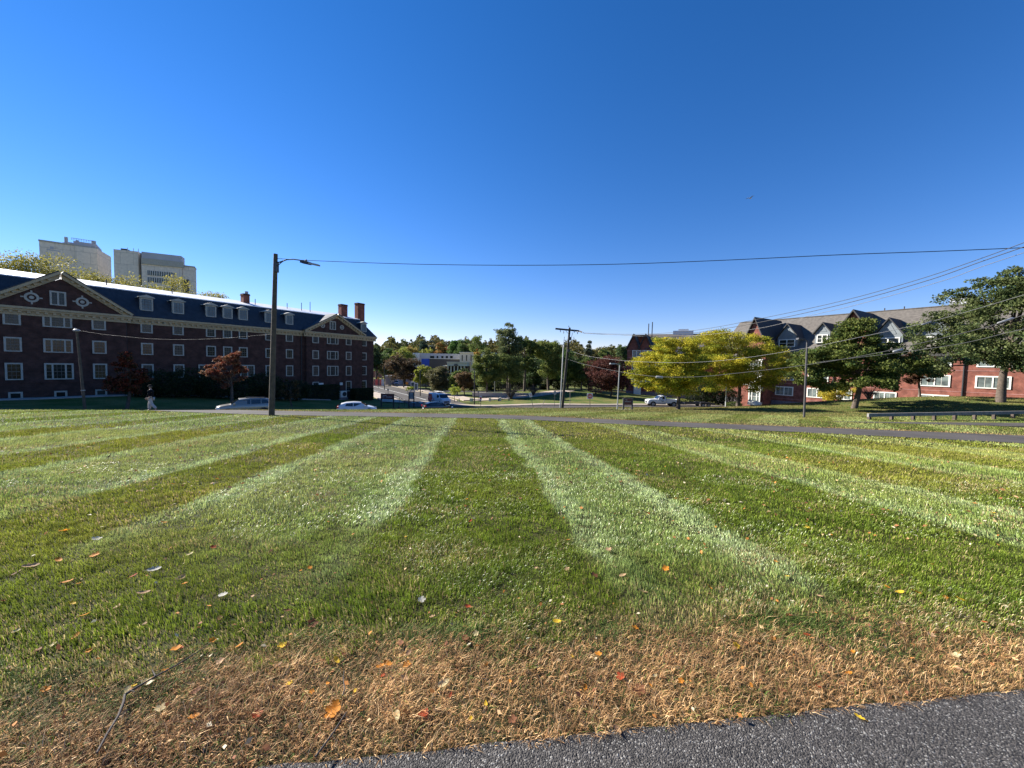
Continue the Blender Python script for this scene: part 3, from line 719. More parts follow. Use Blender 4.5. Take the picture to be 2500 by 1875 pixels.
x, z = MFr.at(1668, 808, 8); k = MB(); k.box(x-2.5, x+2.5, 7, 9, zr-.6, z); k.box(x-1.2, x+1.3, 7.4, 8.6, z, z+.45); partm(k, 'roof_unit', M['white_plain'])

# ---- towers on the hill at the left
def tower(name, label, c0, c1, dep, m):
    """c0 = (px, py, depth) of the top left corner, c1 = (px, py) of the top right corner at the same height"""
    a = P(*c0); d = ray(*c1); b = _C + d*((a[2]-EYE)/d[2])
    w = math.hypot(b[0]-a[0], b[1]-a[1]); ang = math.atan2(b[1]-a[1], b[0]-a[0]); top = a[2]
    t = empty(name, (a[0], a[1], -5), ang, label, 'building'); h = top+5
    k = MB(); k.box(0, w, 0, dep, -4, h); k.build('wall', m, t)
    return t, w, h
t, w, h = tower('research_tower', 'beige windowless tower with rooftop ducts and pipes, leftmost on the skyline above the dark dormitory', (95, 586, 120), (236, 606), 20, M['tower'])
k = MB(); k.box(-.12, w+.12, -.12, 20.1, h-.3, h+.2); k.build('parapet', M['trim_grey'], t)
k = MB(); k.box(w*.54, w*.96, 3, 12, h+.25, h+1.9); k.box(w*.44, w*.54, 2, 8, h+.25, h+1.1); k.build('penthouse', M['panel_grey'], t)
for fx, r, hh in ((.40, .42, 2.9), (.60, .4, 2.4), (.90, .55, 3.0)):
    k = MB(); k.tube([(w*fx, 4, h), (w*fx, 4, h+hh)], r, 12); k.tube([(w*fx, 4, h), (w*fx, 4, h+hh*.35)], r*2.0, 12); k.build('exhaust_stack', M['galv'], t)
k = MB()
for i in range(14): k.tube([(w*(.54+.03*i), .8, h+1.6), (w*(.54+.03*i), .8, h+2.3)], .05, 5)
k.box(w*.54, w*.93, .7, .9, h+2.25, h+2.35); k.build('roof_railing', M['galv'], t)
k = MB(); k.box(w*.18, w*.24, -.08, -.01, h-2.3, h-1.5); k.box(w*.12, w*.35, -.06, -.01, h-2.7, h-2.45); k.build('wall_stain', M['panel_grey'], t)
for i, fx in enumerate((.62, .70, .78)):
    for z in (12, 16.5): 
        ww = MB(); ww.box(w*fx-.35, w*fx+.35, -.08, -.01, h-z-2.4, h-z); ww.build('slit_window', M['glass'], t)
t2, w2, h2 = tower('stair_tower', 'narrow blank beige tower in the middle of the skyline group behind the dormitory', (237, 607, 127), (271, 627), 5, M['tower'])
k = MB(); k.box(w2*.8, w2+3.5, -.6, 2, -2, h2-10); k.build('glazed_link', M['metal_bronze'], t2)
t3, w3, h3 = tower('laboratory_tower', 'tall plain beige slab tower just right of the gap in the skyline group', (277, 608, 124), (337, 614), 6, M['tower'])
k = MB(); k.box(w3*.15, w3*.4, 2, 6, h3, h3+.9); k.build('roof_unit', M['metal_dark'], t3)
k = MB(); k.box(w3+.02, w3+.9, 1.5, 6, -4, h3-.2); k.build('side_wall', M['metal_bronze'], t3)
for fx in (.5, .75, .95):
    k = MB(); k.tube([(w3*fx, 1, h3), (w3*fx, 1, h3+1.1)], .08, 5); k.build('mast', M['galv'], t3)
t4, w4, h4 = tower('office_block', 'beige office block with two window bands and a grey metal penthouse behind the locust trees', (345, 644, 126), (444, 654), 3.5, M['tower'])
k = MB(); k.box(.1, w4-.1, 0, 3.4, h4+.01, h4+3.9); k.build('penthouse', M['panel_grey'], t4)
k = MB(); k.box(.1, w4+.5, -.35, -.02, h4+.02, h4+1.9); k.build('metal_panel', M['trim_grey'], t4)
for z in (3.4, 5.6, 8.4):
    k = MB(); k.box(w4*.14, w4*.84, -.12, -.01, h4-z+.0, h4-z+1.5); o = k.build('window_band', M['glass'], t4)
    k = MB()
    for i in range(17): xx = w4*(.14+.7*i/16); k.box(xx-.07, xx+.07, -.2, -.121, h4-z, h4-z+1.5)
    k.build('mullions', M['trim_white'], o)
t5, w5, h5 = tower('end_block', 'lower beige block at the right end of the skyline group', (445.5, 648, 131), (474.5, 651.5), 4, M['tower'])
k = MB(); k.box(.2, 1.6, -.4, -.02, h5-9, h5-4.5); k.build('window_strip', M['glass'], t5)
k = MB(); k.box(-.1, w5+.1, -.1, 4.1, h5-.3, h5+.15); k.build('parapet', M['trim_grey'], t5)

# ---- arts centre far away
def box_at(px0, px1, pt, pb, Y, dep, m, name, parent, org, yo=0):
    a = P(px0, (pt+pb)/2, Y); b = P(px1, (pt+pb)/2, Y); zt = P((px0+px1)/2, pt, Y)[2]; zb = P((px0+px1)/2, pb, Y)[2]
    k = MB(); k.box(a[0]-org[0], b[0]-org[0], Y+yo-org[1], Y+yo+dep-org[1], zb-org[2], zt-org[2]); return k.build(name, m, parent)
o = P(1065, 940, 185); o[2] = -7
ac_ = empty('arts_centre', o, 0, 'long grey concrete building with white end wall and bright blue panel, among distant trees', 'building')
box_at(1007, 1022, 861.5, 905, 183, 12, M['white_plain'], 'end_wall', ac_, o)
box_at(1022, 1122, 863, 950, 185, 14, M['panel_grey'], 'wall', ac_, o)
box_at(1029, 1048, 876, 905, 184.7, .25, M['blue_panel'], 'blue_panel', ac_, o)
box_at(1048.3, 1122, 876.5, 930, 184.6, .35, M['metal_bronze'], 'dark_screen', ac_, o)
box_at(1048.3, 1122, 875.3, 876.4, 184.3, .6, M['trim_white'], 'ledge', ac_, o)
for px, w in ((1055, 5), (1068, 2), (1080, 2.5), (1091, 2.5), (1102, 3)): box_at(px-w, px+w, 869, 874.5, 184.8, .15, M['glass'], 'window', ac_, o)
o = P(1145, 940, 168); o[2] = -7
wc_ = empty('white_hall', o, 0, 'white cube shaped hall with tall slit windows behind the green trees', 'building')
box_at(1122, 1210, 861, 950, 168, 16, M['cream_stone'], 'wall', wc_, o)
box_at(1121, 1211, 860, 862.5, 167.6, 17, M['cream_stone'], 'cornice', wc_, o)
for px in (1128.5, 1139, 1150, 1161, 1172, 1183): box_at(px-1, px+1, 867, 881, 167.85, .12, M['glass'], 'slit_window', wc_, o)
o = P(1110, 940, 150); o[2] = -7
pt_ = empty('colonnaded_hall', o, 0, 'cream colonnaded hall with brick side wing in front of the white hall', 'building')
box_at(1091.5, 1140, 884.5, 893.5, 149, 14, M['cream_stone'], 'entablature', pt_, o)
box_at(1090.5, 1141, 883.5, 885.5, 148.6, 15, M['cream_stone'], 'cornice', pt_, o)
box_at(1093, 1140, 893.6, 960, 152, 10, M['brick_dark'], 'recessed_wall', pt_, o)
for px in (1093, 1100.5, 1108.5, 1117, 1125, 1133): box_at(px-1.4, px+1.4, 893.6, 955, 149.3, .6, M['cream_stone'], 'column', pt_, o)
box_at(1081, 1091.4, 892, 894.5, 149.4, 12, M['cream_stone'], 'wing_cornice', pt_, o)
box_at(1082.5, 1091.3, 894.6, 950, 150, 11, M['brick_pink'], 'side_wing', pt_, o)
for py, xs0 in ((889.3, (1109.5, 1111.5, 1113.2, 1114.6, 1116.3)), (892.0, (1108.5, 1110.1, 1111.6, 1113.6, 1115.0, 1116.6, 1118))):
    k = MB()
    for q in xs0:
        a = P(q, py, 148.9); k.box(a[0]-o[0]-.1, a[0]-o[0]+.1, 148.9-o[1], 148.98-o[1], a[2]-o[2]-.16, a[2]-o[2]+.16)
    k.build('lettering', M['metal_dark'], pt_)
o = P(1033, 940, 140); o[2] = -7
bp_ = empty('brick_pavilion', o, 0, 'small brick pavilion with white cap behind the weeping tree', 'building')
box_at(1027, 1048, 912, 917, 140, 6, M['cream_stone'], 'roof_cap', bp_, o)
box_at(1028, 1047, 917, 945, 140.6, 5, M['brick_pink'], 'wall', bp_, o)
for px in (1029, 1033, 1037.5, 1042): box_at(px-.6, px+.6, 917, 943, 140.2, .35, M['cream_stone'], 'pier', bp_, o)
o = P(978, 940, 150); o[2] = -7
tb = empty('site_trailer', o, 0, 'low white modular site trailer with dark doors beside the avenue', 'building')
box_at(952, 1004, 913, 941, 150, 8, M['white_plain'], 'wall', tb, o)
box_at(951, 1005, 911.5, 913.4, 149.5, 9.5, M['trim_white'], 'roof', tb, o)
box_at(983, 1003, 916, 939, 149.9, .08, M['panel_grey'], 'grey_wing', tb, o)
for a, b, t_, u_ in ((958, 961, 916, 922), (972.5, 976, 918, 924), (984, 990.5, 917, 938), (996, 1001, 917, 926)): box_at(a, b, t_, u_, 149.8, .08, M['glass'], 'window', tb, o)
o = P(947, 940, 140); o[2] = -7
sh = empty('grey_shed', o, 0, 'dark grey box shed between the red banner fence and the white trailer', 'shed')
box_at(940, 954, 920.5, 940, 140, 4, M['clad_grey'], 'wall', sh, o); box_at(938, 955, 917, 920.3, 139.6, 5, M['galv'], 'roof', sh, o)
o = P(930, 905, 205); o[2] = -7
hr = empty('distant_house', o, 0, 'low house with brown shingle roof beyond the red banner fence', 'house')
a = P(912, 930, 205); k = MB()
k.prism([(-5, 3.5), (9, 3.5), (7, 6.4), (-3, 6.4)], 0, 9); k.build('roof', M['shingle'], hr)
k = MB(); k.box(-4.5, 8.5, .4, 8.6, 0, 3.49); k.build('wall', M['brick_pink'], hr)
for x in (-2, 2, 6): kk = MB(); kk.box(x-.5, x+.5, .3, .39, 1.3, 2.6); kk.build('window', M['glass'], hr)
# ------------------------------------------------------------------ vehicles (x forward, y left, z up)
def loft_body(st, W, taper=.80, seg_name='body'):
    """st: list of (x, z_low, z_belt, z_roof, width factor) front to back"""
    vs = []; fs = []; n = 12
    for (x, zl, zb, zr, wf) in st:
        w = W/2*wf; wr = w*taper if zr-zb > .08 else w*.97
        half = [(w*.80, zl), (w*.97, zl+.12), (w, (zl+zb)/2), (w*.985, zb-.06), (w*.95, zb), (wr, max(zb+.01, zr-.08)), (wr*.86, zr)]
        ring = [(x, y, z) for y, z in half] + [(x, -y, z) for y, z in half[::-1]]
        vs += ring
    m = 14
    for i in range(len(st)-1):
        for k in range(m):
            k2 = (k+1) % m; fs.append((i*m+k, (i+1)*m+k, (i+1)*m+k2, i*m+k2))
    b = MB(); b.add(vs, fs, True); b.add(vs[:m], [tuple(range(m))]); b.add(vs[-m:], [tuple(range(m-1, -1, -1))])
    return b
def side_y(st, W, taper, x, z):
    S = sorted(st); xs_ = [s[0] for s in S]
    zb = np.interp(x, xs_, [s[2] for s in S]); zr = np.interp(x, xs_, [s[3] for s in S]); wf = np.interp(x, xs_, [s[4] for s in S])
    t = np.clip((z-zb)/max(zr-.08-zb, .05), 0, 1); w = W/2*wf
    return float(w*.95*(1-t) + w*taper*t) + .012
def wheel(parent, x, y, r, w=.22):
    k = MB(); k.tube([(0,-w/2,0),(0,-w/2+.03,0),(0,w/2-.03,0),(0,w/2,0)], [r*.93, r, r, r*.93], 20)
    o = k.build('wheel', M['tyre'], parent, (x, y, r)); s_ = 1 if y > 0 else -1
    k = MB(); k.tube([(0,s_*(w/2-.01),0),(0,s_*(w/2+.015),0)], r*.64, 14)
    for a in range(5):
        t = 2*math.pi*a/5; k.tube([(0,s_*(w/2+.02),0),(r*.6*math.cos(t),s_*(w/2+.02),r*.6*math.sin(t))], .035, 5)
    k.build('rim', M['rim'], o)
def vehicle(name, label, cat, loc, rz, st, W, paint, taper=.8, wheels=(1.45,-1.45), wr=.35, sideglass=(), wind=None, rear=None, lamps=None, group=None, rails=False, dark_low=True):
    t = empty(name, loc, rz, label, cat, group)
    b = loft_body(st, W, taper).build('body', paint, t)
    for x in wheels:
        for s_ in (1, -1):
            wheel(t, x, s_*(W/2-.10), wr)
            k = MB(); k.tube([(x, s_*(W/2-.25), wr+.02), (x, s_*(W/2+.004), wr+.02)], wr*1.2, 20)
            k.build('wheel_arch', M['plastic_dark'], t)
    for poly in sideglass:
        for s_ in (1, -1):
            k = MB(); pts = [(x, s_*side_y(st, W, taper, x, z), z) for x, z in poly]
            k.add(pts, [tuple(range(len(pts)))[::s_]]); k.build('side_window', M['car_glass'], t)
    def across(a, c, f, nm):
        (x0, z0), (x1, z1) = a, c; nx_, nz_ = (z1-z0), -(x1-x0); L = math.hypot(nx_, nz_); nx_, nz_ = nx_/L, nz_/L
        if nx_*f < 0: nx_, nz_ = -nx_, -nz_
        dx, dz = nx_*.015, nz_*.015
        ya = W/2*.86; yb = W/2*taper*.93
        k = MB(); k.add([(x0+dx,-ya,z0+dz),(x0+dx,ya,z0+dz),(x1+dx,yb,z1+dz),(x1+dx,-yb,z1+dz)], [(0,1,2,3) if f > 0 else (3,2,1,0)]); k.build(nm, M['car_glass'], t)
    if wind: across(wind[0], wind[1], 1, 'windscreen')
    if rear: across(rear[0], rear[1], -1, 'rear_window')
    xf, xr = st[0][0], st[-1][0]; zf = lamps[0] if lamps else .72; zr = lamps[1] if lamps else .9
    for s_ in (1, -1):
        k = MB(); k.box(xf-.32, xf-.03, s_*W*.40-.16, s_*W*.40+.16, zf-.08, zf+.09); k.build('headlight', M['lamp_clear'], t)
        k = MB(); k.box(xr+.0, xr+.22, s_*W*.41-.14, s_*W*.41+.14, zr-.08, zr+.08); k.build('tail_light', M['lamp_red'], t)
        xm = wind[0][0]-.25 if wind else 0; zm = st[3][2]
        k = MB(); k.box(xm-.08, xm+.08, s_*(W/2+.10)-.11, s_*(W/2+.10)+.11, zm+.02, zm+.19); k.build('wing_mirror', paint, t)
    k = MB(); k.box(xf-.1, xf+.02, -W*.30, W*.30, st[0][1]+.08, zf-.05); k.build('grille', M['plastic_dark'], t)
    k = MB(); k.box(xr-.02, xr+.1, -.26, .26, .55, .68); k.build('number_plate', M['white_plain'], t)
    if rails:
        for s_ in (1, -1): k = MB(); k.tube([(-1.7, s_*.6, 1.70), (0, s_*.6, 1.76)], .03, 5); k.build('roof_rail', M['metal_dark'], t)
    return t
SUV = [(2.4,.38,.62,.64,.80),(2.33,.30,.86,.88,.92),(2.0,.26,.98,1.0,.98),(1.45,.25,1.08,1.10,1.0),(1.22,.25,1.10,1.14,1.0),(.55,.25,1.10,1.64,1.0),(-.4,.25,1.10,1.70,1.0),(-1.5,.26,1.12,1.67,1.0),(-2.0,.3,1.12,1.55,.98),(-2.28,.34,1.08,1.12,.94),(-2.4,.42,.9,.92,.88)]
HATCH = [(2.2,.36,.56,.58,.78),(2.12,.28,.76,.78,.9),(1.75,.24,.88,.90,.97),(1.35,.23,.98,1.0,1.0),(1.15,.23,1.0,1.02,1.0),(.42,.23,1.0,1.47,1.0),(-.35,.23,1.0,1.53,1.0),(-1.2,.24,1.02,1.48,1.0),(-1.75,.28,1.04,1.34,.97),(-2.1,.32,1.0,1.03,.93),(-2.2,.4,.8,.82,.86)]
sg = [[(1.05,1.15),(.52,1.53),(-.32,1.58),(-.32,1.15)], [(-.42,1.15),(-.42,1.58),(-1.2,1.56),(-1.2,1.16)], [(-1.3,1.17),(-1.3,1.55),(-1.72,1.5),(-1.98,1.2)]]
hg = [[(1.0,1.05),(.42,1.38),(-.38,1.42),(-.38,1.05)], [(-.46,1.05),(-.46,1.42),(-1.15,1.39),(-1.3,1.09)]]
def heading(dx, dy): return math.atan2(dy, dx)
def place(px, Y): b = base(px, Y); b[2] += .06; return b
vehicle('parked_suv', 'silver grey sport utility car with roof rails, half behind the tall wooden lamp pole', 'car', place(600, 38.5), heading(-.80, -.60), SUV, 1.85, M['car_silver'],
        sideglass=sg, wind=((1.2,1.15),(.58,1.61)), rear=((-2.26,1.15),(-2.03,1.52)), lamps=(.8,1.0), rails=True)
vehicle('parked_hatchback', 'white hatchback with sloping rear, on the road right of the tall wooden lamp pole', 'car', place(872, 46), heading(.93, .36), HATCH, 1.82, M['car_white'],
        sideglass=hg, wind=((1.13,1.03),(.45,1.45)), rear=((-2.06,1.06),(-1.78,1.32)), wheels=(1.35,-1.32), lamps=(.68,.95))
vehicle('parked_car', 'black hatchback with a glinting rear, in front of the white and red van', 'car', place(1068, 58), heading(.86, .5), HATCH, 1.85, M['car_black'],
        sideglass=hg, wind=((1.13,1.03),(.45,1.45)), rear=((-2.06,1.06),(-1.78,1.32)), wheels=(1.4,-1.35), lamps=(.7,.98))
VAN = [(2.75,.42,.70,.72,.86),(2.7,.36,1.05,1.07,.94),(2.35,.34,1.22,1.24,.98),(1.95,.34,1.26,1.30,1.0),(1.35,.34,1.26,2.02,1.0),(.8,.34,1.26,2.12,1.0),(-.8,.34,1.26,2.14,1.0),(-2.5,.36,1.26,2.12,1.0),(-2.68,.38,1.26,2.02,.98),(-2.75,.45,1.2,1.9,.95)]
vg = [[(1.72,1.34),(1.32,1.92),(.75,1.96),(.75,1.34)]]
van = vehicle('utility_van', 'white utility van with red rear graphics and a loaded ladder rack, at the junction', 'van', place(1072, 75), heading(.66, -.75), VAN, 2.0, M['car_white'],
              taper=.9, sideglass=vg, wind=((1.93,1.33),(1.38,2.0)), wheels=(1.8,-1.7), wr=.37, lamps=(.85,1.1))
for s_ in (1, -1):
    k = MB(); y = s_*1.012; k.add([(-2.55,y,.6),(-1.2,y,.6),(-.75,y,1.2),(-.95,y,1.3),(-2.55,y,1.3)], [(0,1,2,3,4)]); k.add([(-.6,y,.7),(-.4,y,.7),(-.15,y,1.25),(-.35,y,1.25)], [(0,1,2,3)])
    k.build('red_graphic', M['van_red'], van)
    k = MB(); y2 = s_*.965; k.add([(-2.55,y2,1.32),(-1.0,y2,1.32),(-1.3,y2-s_*.03,1.95),(-2.55,y2-s_*.03,1.95)], [(0,1,2,3)]); k.build('red_graphic', M['van_red'], van)
k = MB()
for x in (.9, -.7, -2.2):
    k.tube([(x,-.85,2.1),(x,-.85,2.32),(x,.85,2.32),(x,.85,2.1)], .03, 6)
k.build('ladder_rack', M['metal_dark'], van)
k = MB(); k.tube([(1.2,.3,2.38),(-2.6,.3,2.38)], .04, 6); k.tube([(1.2,.7,2.38),(-2.6,.7,2.38)], .04, 6)
for i in range(11): k.tube([(1.1-i*.36,.3,2.38),(1.1-i*.36,.7,2.38)], .022, 5)
tag(k.build('ladder', M['galv'], None, place(1072, 75), heading(.66, -.75)), 'aluminium ladder lying on the roof rack of the white van', 'ladder')
# pickup truck
TR = [(2.75,.48,.78,.80,.88),(2.68,.42,1.08,1.10,.96),(2.2,.4,1.2,1.22,1.0),(1.45,.4,1.24,1.26,1.0),(1.2,.4,1.24,1.30,1.0),(.6,.4,1.24,1.84,1.0),(.1,.4,1.24,1.92,1.0),(-.25,.4,1.24,1.88,1.0),(-.38,.4,1.22,1.26,1.0)]
tp = place(1616, 68.5)
tr = vehicle('pickup_truck', 'white single cab pickup truck stopped under the yellow honey locust', 'truck', tp, heading(-1, .03), TR, 1.95, M['car_white'],
             taper=.84, sideglass=[[(1.0,1.3),(.55,1.75),(-.12,1.78),(-.12,1.3)]], wind=((1.18,1.32),(.64,1.82)), wheels=(1.85,-1.75), wr=.41, lamps=(.92,1.0))
k = MB(); k.box(-2.75,-.42,-.97,-.90,.62,1.28); k.box(-2.75,-.42,.90,.97,.62,1.28); k.box(-2.75,-2.69,-.899,.899,.62,1.28); k.box(-2.68,-.43,-.899,.899,.62,.72); k.build('cargo_bed', M['car_white'], tr)
k = MB(); k.box(-2.2,-.6,-.6,.6,.73,1.15); k.tube([(-.5,-.85,1.3),(-.5,-.85,1.75),(-.5,.85,1.75),(-.5,.85,1.3)], .04, 6); k.build('headache_rack', M['metal_dark'], tr)
k = MB(); k.box(-2.9,-2.76,-.9,.9,.5,.68); k.build('bumper', M['galv'], tr)
k = MB(); k.box(.05,.55,.985,.99,.98,1.08); k.box(.05,.4,.985,.99,.86,.93); k.build('door_marking', M['clad_grey'], tr)
# trailer
q = place(1697, 68); tl = empty('flatbed_trailer', q, heading(-1, .03), 'dark low flatbed trailer with tandem wheels, hitched behind the white pickup', 'trailer')
k = MB(); k.box(-3.0, 2.2, -.95, .95, .52, .62); k.box(-3.0, 2.2, -1.0, -.95, .5, .8); k.box(-3.0, 2.2, .95, 1.0, .5, .8); k.build('deck', M['metal_bronze'], tl)
k = MB(); k.tube([(2.2,-.8,.5),(3.7,0,.5),(2.2,.8,.5)], .05, 6); k.tube([(2.2,0,.5),(3.9,0,.5)], .05, 6); k.build('drawbar', M['metal_bronze'], tl)
for x in (-.9, -1.8):
    for s_ in (1, -1): wheel(tl, x, s_*1.14, .36, .2)
for s_ in (1, -1):
    k = MB(); k.prism([(-2.4,.7),(-2.3,.84),(-.4,.84),(-.3,.7),(-.4,.7),(-.5,.79),(-2.2,.79),(-2.3,.7)], s_*1.14-.13, s_*1.14+.13); k.build('mudguard', M['metal_bronze'], tl)
# parked cars by the site trailer
b0 = P(967, 938, 145); b0[2] = Hs(b0[0], 145)+.1
vehicle('parked_car', 'white car facing the avenue in front of the white site trailer', 'car', b0, heading(.3, -.95), SUV, 1.9, M['car_white'], sideglass=sg, wind=((1.2,1.15),(.58,1.61)), rear=((-2.26,1.15),(-2.03,1.52)), lamps=(.8,1.0))
b0 = P(956, 938, 147); b0[2] = Hs(b0[0], 147)+.1
vehicle('parked_car', 'grey car between the dark shed and the white parked car', 'car', b0, heading(.3, -.95), HATCH, 1.85, M['car_silver'], sideglass=hg, wind=((1.13,1.03),(.45,1.45)), rear=((-2.06,1.06),(-1.78,1.32)), wheels=(1.35,-1.32), lamps=(.68,.95))

# ------------------------------------------------------------------ poles, lamps, wires
def lean(px0, py0, px1, py1, Y, gz=None):
    """foot on the ground and top, from photo pixels at depth Y"""
    a = P(px0, py0, Y); b = P(px1, py1, Y); zg = Hs(a[0], a[1])
    t = (zg-a[2])/(b[2]-a[2]) if abs(b[2]-a[2]) > 1e-6 else 0
    a2 = a + (b-a)*t
    return Vector(a2), Vector(b)
def rel(p, o): return tuple(Vector(tuple(float(c) for c in p))-Vector(tuple(float(c) for c in o)))
# main wooden lamp pole
ft, tp_ = lean(663, 1014, 673, 620, 20.6)
lp = empty('street_lamp', ft, 0, 'tall brown wooden lamp pole with curved arm, beside the path before the silver car', 'street lamp')
d = Vector(rel(tp_, ft))
k = MB(); k.tube([Vector((0,0,-.3)), (0,0,0), d*.5, d], [.155, .15, .125, .10], 14); k.build('pole', M['wood_pole'], lp)
ap = [P(675,641,20.6), P(683,640,20.55), P(700,634,20.5), P(716,633,20.4), P(731,635,20.35), P(742,638,20.3)]
k = MB(); k.tube([rel(p, ft) for p in ap], [.04,.035,.03,.03,.03,.028], 8); k.tube([rel(P(676,652,20.6), ft), rel(P(683,644,20.55), ft), rel(P(692,637,20.5), ft)], .022, 6)
k.build('arm', M['metal_bronze'], lp)
k = MB(); c0, c1 = Vector(rel(P(737,639,20.3), ft)), Vector(rel(P(784,649,20.0), ft)); ax = (c1-c0).normalized(); sd = ax.cross(Vector((0,0,1))).normalized(); up = sd.cross(ax)
def slab(k, a, b, w, h, up, sd):
    vs = [p + sd*sx_*w/2 + up*sz*h/2 for p in (a, b) for sx_, sz in ((-1,-1),(1,-1),(1,1),(-1,1))]
    k.add(vs, [(3,2,1,0),(4,5,6,7),(0,1,5,4),(1,2,6,5),(2,3,7,6),(3,0,4,7)])
slab(k, c0, c0+ax*.5, .26, .14, up, sd); lh = k.build('lamp_head', M['metal_dark'], lp)
k = MB(); slab(k, c0+ax*.51, c0+ax*1.05, .24, .08, up, sd); k.tube([c0+ax*.25+up*.07, c0+ax*.25+up*.16], .05, 8); k.build('lens', M['galv'], lh)
k = MB(); k.box(-.02,.02,-.02,.02,0,.0) if False else None
k = MB(); p_ = Vector(rel(P(676, 646, 20.6), ft)); k.box(p_.x-.08, p_.x+.05, p_.y-.16, p_.y+.1, p_.z-.4, p_.z+.12); k.build('bracket', M['metal_bronze'], lp)

# leaning service pole at the left, in the shade
ft2, t2_ = lean(207, 992, 187, 803, 33)
sp = empty('service_pole', ft2, 0, 'thin leaning wooden service pole with a round lamp, in the shade before the left pediment', 'pole')
d = Vector(rel(t2_, ft2)); k = MB(); k.tube([(0,0,-.3), d*.5, d], [.11,.09,.07], 10); k.build('pole', M['wood_pole'], sp)
k = MB(); k.tube([rel(P(189,806,33), ft2), rel(P(181,801,32.9), ft2)], .05, 6); vs, fs = ico(rel(P(187, 807, 32.9), ft2), .24, 2, (1,1,.55)); k.add(vs, fs, True); k.build('lamp_head', M['galv'], sp)
k = MB(); c_ = d*.27; k.tube([c_*.98, c_*1.02], .15, 10); k.build('band', M['galv'], sp)

# utility pole with crossarm
fu, tu = lean(1372, 1003, 1391, 800, 40)
up_ = empty('utility_pole', fu, 0, 'dark utility pole with a crossarm, cut-outs and a pale conduit on its left side', 'utility pole')
d = Vector(rel(tu, fu)); k = MB(); k.tube([(0,0,-.3), (0,0,0), d*.5, d], [.16,.15,.13,.10], 12); k.build('pole', M['wood_dark'], up_)
k = MB(); k.tube([rel(P(1390,800,40), fu), rel(P(1388,795,40), fu)], .025, 6); k.build('top_pin', M['metal_dark'], up_)
k = MB(); a = Vector(rel(P(1356,802.5,39.8), fu)); b = Vector(rel(P(1413,808,40.2), fu)); ax_ = (b-a).normalized(); sd_ = ax_.cross(Vector((0,0,1))).normalized()
slab(k, a, b, .13, .17, sd_.cross(ax_), sd_); slab(k, b, Vector(rel(P(1421,811,38.5), fu)), .12, .13, sd_.cross(ax_), sd_); k.build('crossarm', M['wood_dark'], up_)
k = MB()
for x in (1379, 1396): k.tube([rel(P(x, 804.5, 39.9), fu), rel(P(1386, 813.5, 40), fu)], .022, 5)
k.build('brace', M['metal_grey'], up_)
for px, py in ((1368, 808), (1376, 811), (1402, 809), (1410, 812)):
    k = MB(); c = Vector(rel(P(px, py, 39.8), fu)); k.tube([c+Vector((0,0,.1)), c, c-Vector((0,0,.14))], [.02,.055,.03], 8); k.build('insulator', M['metal_grey'], up_)
k = MB()
for pts in ([(1378,822),(1377,830),(1376,840),(1380,848)], [(1398,812),(1395,824),(1393,838),(1394,846)], [(1401,822),(1401,832),(1399,840),(1394,845)], [(1377,830.5),(1400,829.5)], [(1371,840),(1380,843),(1392,848)]):
    k.tube([rel(P(x, y, 39.85), fu) for x, y in pts], .022, 5)
k.build('drop_wires', M['metal_dark'], up_)
k = MB(); k.tube([rel(P(1367.5, 997, 39.8), fu), rel(P(1375.5, 847, 39.8), fu), rel(P(1377, 843, 39.8), fu)], .062, 8); k.build('conduit', M['galv'], up_)
for px, py in ((1391, 826), (1389, 856)):
    k = MB(); c = Vector(rel(P(px, py, 39.7), fu)); k.box(c.x-.12, c.x+.12, c.y-.1, c.y+.1, c.z-.14, c.z+.14); k.build('terminal_box', M['metal_dark'], up_)

# slim lamp posts
def lamp_post(px, pyb, ptx, pty, Y, label, r=.06, arm=None, matn='metal_dark', head='metal_dark', group=None, hl=.55):
    a, b = lean(px, pyb, ptx, pty, Y); t = empty('lamp_post', a, 0, label, 'lamp post', group); d = Vector(rel(b, a))
    k = MB(); k.tube([(0,0,-.2), (0,0,0), d], [r, r, r*.8], 8); k.build('post', M[matn], t)
    k = MB(); s_ = arm if arm else 0
    e = d+Vector((s_, 0, .05)); k.tube([d-Vector((0,0,.02)), d+Vector((s_*.5, 0, .07)), e], r*.6, 6) if s_ else None
    if s_: k.build('arm', M[matn], t)
    k = MB(); sg_ = 1 if s_ > 0 else -1
    k.prism([(e.x-hl*.5*1, e.z-.04),(e.x+hl*.5, e.z-.04),(e.x+hl*.42, e.z+.10),(e.x-hl*.42, e.z+.10)], e.y-.15, e.y+.15); k.build('lamp_head', M[head], t)
    return t
lamp_post(1963, 1019, 1971, 830, 30.8, 'dark bronze square lamp post with a short arm, in front of the first green oak', .085, arm=-.55, matn='metal_bronze')
lamp_post(1507, 998, 1513, 890, 41.5, 'pale slim lamp post with its head turned left, by the maroon sign on the right', .07, arm=-.8, matn='galv', head='galv')
lamp_post(938.5, 944, 938.5, 893, 118, 'dark lamp post beside the avenue, nearest the dormitory corner', .13, arm=.9, group='lamp posts along the avenue', hl=1.2)
lamp_post(1026, 963, 1026, 905, 98, 'dark lamp post on the avenue verge left of the weeping tree', .12, arm=None, group='lamp posts along the avenue', hl=.7)
lamp_post(1158, 983, 1159, 903, 76, 'tall dark lamp post on the verge in front of the white hall', .12, arm=None, group='lamp posts along the avenue', hl=.6)
lamp_post(1771, 998, 1775, 893, 57, 'white slim lamp post between the two yellow honey locusts', .07, arm=None, matn='white_plain', head='galv')
lamp_post(1208, 963, 1208, 925, 108, 'thin pale post in the shade of the tall green trees', .08, matn='galv', head='galv')

